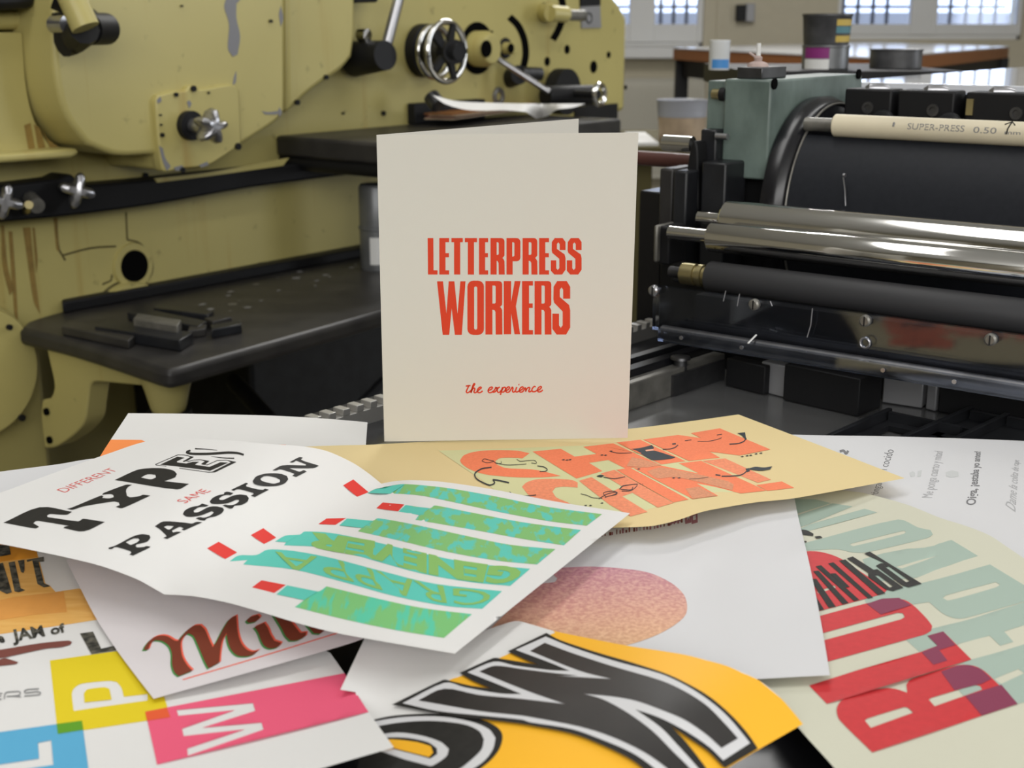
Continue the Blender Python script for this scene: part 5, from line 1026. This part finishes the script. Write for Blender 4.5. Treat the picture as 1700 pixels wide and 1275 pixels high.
g1, g2, tl, ol = 'ink_green_teal', 'ink_green_stripe', 'ink_teal', 'ink_olive'
for ink, q in ((g1, ((590, 185), (620, 170), (690, 155), (740, 150), (900, 165), (1100, 200), (1300, 240), (1510, 268), (1450, 313), (1300, 295), (1100, 258), (900, 215), (800, 195), (700, 188))),
    (g1, ((712, 258), (740, 232), (835, 245), (855, 234), (1000, 262), (1200, 300), (1427, 330), (1360, 390), (1200, 365), (1000, 328), (778, 290), (792, 272))),
    (g1, ((480, 312), (510, 285), (610, 294), (632, 284), (780, 310), (1000, 358), (1150, 388), (1327, 405), (1255, 465), (1100, 450), (900, 415), (700, 368), (553, 335), (568, 322))),
    (tl, ((228, 375), (270, 352), (325, 348), (345, 336), (450, 342), (600, 372), (800, 420), (1000, 460), (1228, 482), (1150, 549), (1000, 535), (800, 500), (600, 445), (430, 400), (263, 390), (272, 378))),
    (tl, ((50, 453), (85, 430), (155, 428), (200, 407), (300, 412), (450, 440), (650, 492), (850, 540), (1118, 570), (1040, 639), (900, 628), (700, 590), (500, 535), (300, 485), (103, 465), (120, 448))),
    (g2, ((234, 582), (275, 547), (395, 571), (430, 551), (600, 592), (800, 635), (1000, 660), (890, 753), (700, 722), (500, 680), (306, 632), (342, 605)))):
    prints.append((ink, 1, poly(BG(*q))))
for q in (((590, 185), (620, 170), (690, 155), (735, 152), (680, 188)), ((712, 258), (740, 232), (835, 245), (795, 272)), ((480, 312), (510, 285), (612, 294), (570, 322)), ((228, 375), (270, 352), (325, 348), (272, 378)), ((234, 582), (275, 547), (395, 571), (342, 605))):
    prints.append((tl, 2, poly(BG(*q), sm=False)))
def along(word, top, bot, ink, bold, pad=.12):                            # upside-down lettering following a bottle
    T_ = np.array(smooth(BG(*top), 179, 8, closed=False)); B__ = np.array(smooth(BG(*bot), 179, 8, closed=False))
    V, T = text2d(word, bold); out = []
    def onl(Pn, s):
        s = max(0, min(.9999, s))*(len(Pn)-1); i = int(s); return Pn[i]*(1-(s-i))+Pn[i+1]*(s-i)
    for x, y in V: p, q = onl(T_, x), onl(B__, x); yy = pad+(1-2*pad)*y; out.append(p*(1-yy)+q*yy)
    return (ink, 2, ('tri', np.array(out), T))
prints.append(along('GRAPPA', ((1100, 573), (850, 540), (650, 492), (450, 440), (230, 412)), ((1030, 634), (880, 622), (700, 588), (500, 533), (190, 468)), ol, .0, .04))
prints.append(along('GENEVER', ((1215, 483), (1000, 460), (800, 420), (600, 372), (370, 340)), ((1150, 545), (1000, 533), (800, 498), (600, 443), (300, 388)), ol, .055, .03))
sheet('folded_card', [(-70, 838), (0, 818), (60, 796), (120, 774), (180, 753), (242, 733), (300, 728), (380, 731), (446, 737), (502, 741), (543, 749), (585, 768), (612, 786), (633, 803), (654, 799), (681, 797), (735, 800), (816, 812), (925, 833), (1046, 852),
      (755, 1085), (654, 1068), (560, 1051), (500, 1036), (433, 1016), (380, 1001), (330, 991), (300, 988), (273, 987), (254, 976), (226, 961), (169, 940), (113, 926), (66, 916), (0, 903), (-70, 893)],
      [(-70, 838, 44), (0, 818, 45), (120, 774, 47), (242, 733, 54), (380, 731, 60), (502, 741, 57), (585, 768, 48), (633, 803, 39), (681, 797, 46), (735, 800, 47), (925, 833, 43), (1046, 852, 41), (755, 1085, 37), (560, 1051, 40), (433, 1016, 43), (330, 991, 42), (273, 987, 40), (226, 961, 43), (113, 926, 46), (0, 903, 47), (-70, 893, 46),
       (450, 895, 40), (360, 945, 40), (550, 845, 40), (300, 840, 53), (150, 860, 50), (420, 800, 56), (600, 930, 44), (700, 880, 47), (800, 960, 42)],
      'white_paper', prints, 'white folded card lettered TYPES and PASSION with green bottles, topmost of the pile', 'card')

# ---- the standing card
zc = .0335
pL, pR = pz(638, 733, zc), pz(1042, 727, zc)
ex = (pR-pL); ex.z = 0; ex.normalize(); nrm = Vector((ex.y, -ex.x, 0))
if nrm.y > 0: nrm = -nrm
def onplane(p0, n): return lambda x, y, off=0: (lambda r: CAM+r*((p0-CAM).dot(n)/r.dot(n)) + n*off)(ray(x, y))
fm = onplane(pL, nrm)
root = empty('standing_card', (pL+pR)/2, 'tall white folded card standing upright on the yellow sheet, lettered LETTERPRESS WORKERS', 'card')
TT = Crop(700, 380, 6.0714)
def rr(x0, y0, x1, y1, r, cs='1111'):
    p = []
    for (cx, cy, sx, sy), f in zip(((x0, y0, 1, 1), (x1, y0, -1, 1), (x1, y1, -1, -1), (x0, y1, 1, -1)), cs):
        if f == '1':
            a0 = {(1, 1): 180, (-1, 1): 270, (-1, -1): 0, (1, -1): 90}[(sx, sy)]
            for k in range(5):
                a = math.radians(a0+k*22.5); p.append((cx+sx*r+r*math.cos(a), cy+sy*r+r*math.sin(a)))
        else: p.append((cx, cy))
    return p
def glyph(ch, x0, x1, y0, y1):
    w, h = x1-x0, y1-y0; t = h*.115; s = 62 if h < 400 else 70; ym = y0+h*.61; mid = y0+h*.47
    if h > 400: ym = y0+h*.50; mid = y0+h*.46; t = h*.085
    if ch == 'L': return [[(x0, y0), (x0+s-4, y0), (x0+s-2, y1-t), (x1, y1-t), (x1, y1), (x0+4, y1)]]
    if ch == 'E': return [[(x0, y0), (x1, y0), (x1, y0+t), (x0+s, y0+t), (x0+s, mid-t/2), (x1-2, mid-t/2), (x1-2, mid+t/2), (x0+s, mid+t/2), (x0+s, y1-t), (x1, y1-t), (x1, y1), (x0, y1)]]
    if ch == 'T': c_ = (x0+x1)/2; return [[(x0, y0), (x1, y0), (x1, y0+t), (c_+s/2, y0+t), (c_+s/2, y1), (c_-s/2, y1), (c_-s/2, y0+t), (x0, y0+t)]]
    if ch == 'P': return [[(x0, y0)]+rr(x0+9, y0, x1, ym+10, 38, '0110')[1:]+[(x0+s, ym+10), (x0+s, y1), (x0, y1)], rr(x0+s-4, y0+t, x1-s+2, ym-t*.9, 14, '0110')]
    if ch == 'R':
        q = y0+h*.54 if h < 400 else y0+h*.48
        return [[(x0, y0)]+rr(x0, y0, x1, q, 34, '0100')[1:6]+[(x1, q-22), (x1-14, q-4), (x1-22, q+2), (x1-12, q+10), (x1, q+34), (x1+2, y1), (x1-s+4, y1), (x1-s+2, q+52), (x1-s-8, q+34), (x0+s, q+30), (x0+s, y1), (x0, y1)], rr(x0+s, y0+t, x1-s+4, q-t*.7, 13, '0110')]
    if ch == 'S':
        raw = [(1310, 130), (1340, 90), (1420, 90), (1449, 130), (1449, 212), (1390, 212), (1390, 150), (1376, 134), (1362, 150), (1362, 200), (1440, 255), (1449, 292), (1449, 410), (1415, 459), (1335, 459), (1300, 420), (1300, 315), (1355, 315), (1355, 395), (1370, 413), (1386, 395), (1386, 300), (1315, 240), (1308, 215)]
        return [[(x0+(a-1300)/149*w, y0+(b_-90)/369*h) for a, b_ in raw]]
    if ch == 'O': return [rr(x0, y0-4, x1, y1+4, 60), rr(x0+s-2, y0+55, x1-s+2, y1-50, 15)]
    if ch == 'W':
        return [[(155, 528), (215, 528), (250, 855), (273, 528), (330, 528), (362, 855), (390, 528), (442, 528), (405, 1068), (335, 1068), (302, 800), (278, 1068), (212, 1068)]]
    if ch == 'K': return [[(828, 525), (902, 525), (902, 735), (938, 525), (997, 525), (950, 780), (992, 1062), (936, 1062), (902, 850), (902, 1062), (828, 1062)]]
fp = []
for ch, x0, x1 in (('L', 60, 160), ('E', 178, 277), ('T', 300, 415), ('T', 435, 558), ('E', 578, 670), ('R', 694, 835), ('P', 855, 995), ('R', 1017, 1165), ('E', 1184, 1284), ('S', 1302, 1450), ('S', 1463, 1612)):
    fp.append(('ink_red', 1, ('poly', [TT(*r) for r in glyph(ch, x0, x1, 92, 460)])))
for ch, x0, x1 in (('W', 155, 442), ('O', 461, 628), ('R', 643, 812), ('K', 828, 997), ('E', 1012, 1122), ('R', 1138, 1307), ('S', 1318, 1497)):
    fp.append(('ink_red', 1, ('poly', [TT(*r) for r in glyph(ch, x0, x1, 525, 1065)])))
SC = Crop(760, 620, 10.625)                                       # 'the experience' in brush script
for pts in (((195, 205), (175, 260), (150, 315), (165, 340), (205, 325), (240, 290), (275, 230), (300, 185), (285, 180), (262, 225), (232, 345)), ((140, 222), (225, 212)), ((232, 340), (265, 270), (295, 258), (300, 280), (285, 325), (310, 340), (345, 315), (390, 275), (415, 255), (400, 238), (365, 260), (345, 300), (360, 335), (400, 335), (440, 305)),
            ((535, 300), (580, 285), (612, 255), (600, 238), (560, 255), (535, 300), (550, 335), (590, 335), (640, 300), (672, 255), (700, 250)), ((618, 335), (660, 320), (720, 250), (742, 238)), ((655, 245), (690, 260), (700, 320), (730, 335), (770, 290)),
            ((790, 240), (770, 310), (752, 380)), ((775, 300), (805, 250), (835, 245), (840, 280), (810, 325), (770, 325)), ((835, 310), (880, 290), (915, 255), (900, 235), (865, 255), (845, 300), (865, 332), (905, 325), (950, 260), (962, 240), (975, 262), (965, 310), (985, 330), (1010, 310)),
            ((1040, 240), (1020, 300), (1035, 328), (1080, 310)), ((1070, 310), (1120, 290), (1155, 255), (1142, 235), (1105, 255), (1085, 300), (1105, 330), (1150, 315), (1190, 250), (1200, 320)), ((1195, 320), (1225, 262), (1262, 245), (1268, 265), (1250, 310), (1270, 325), (1300, 305)), ((1375, 235), (1345, 230), (1310, 275), (1315, 315), (1350, 322), (1395, 300)),
            ((1390, 300), (1440, 285), (1475, 245), (1462, 228), (1425, 250), (1405, 295), (1425, 325), (1465, 318), (1500, 290))):
    fp.append(('ink_red', 1, stroke(SC(*pts), 2.3)))
fp.append(('ink_red', 1, poly(SC((1066, 190), (1090, 183), (1086, 205), (1068, 210)))))
sheet('front_leaf', [(638, 733), (625, 224), (1060, 220), (1042, 727)], None, 'card_paper', fp, parent=root, mapping=fm, step=40, thick=.0004, osm=False)
top = fm(625, 224); zt = top.z-Z0
bk = pz(960, 197, zt); eb = bk-top; eb.z = 0
nb = Vector((eb.y, -eb.x, 0)).normalized()
lb = eb.length
mb = MB(); sp = fm(638, 733)
mb.prism([sp+eb.normalized()*.0008, sp+eb, bk, top+eb.normalized()*.0008], nb*.0004, 'card_paper')
mb.build('back_leaf', root, smooth=False)
print('CARD w', (pR-pL).length, 'top w', (fm(1060, 220)-top).length, 'h', (top-sp).length, 'back', lb)
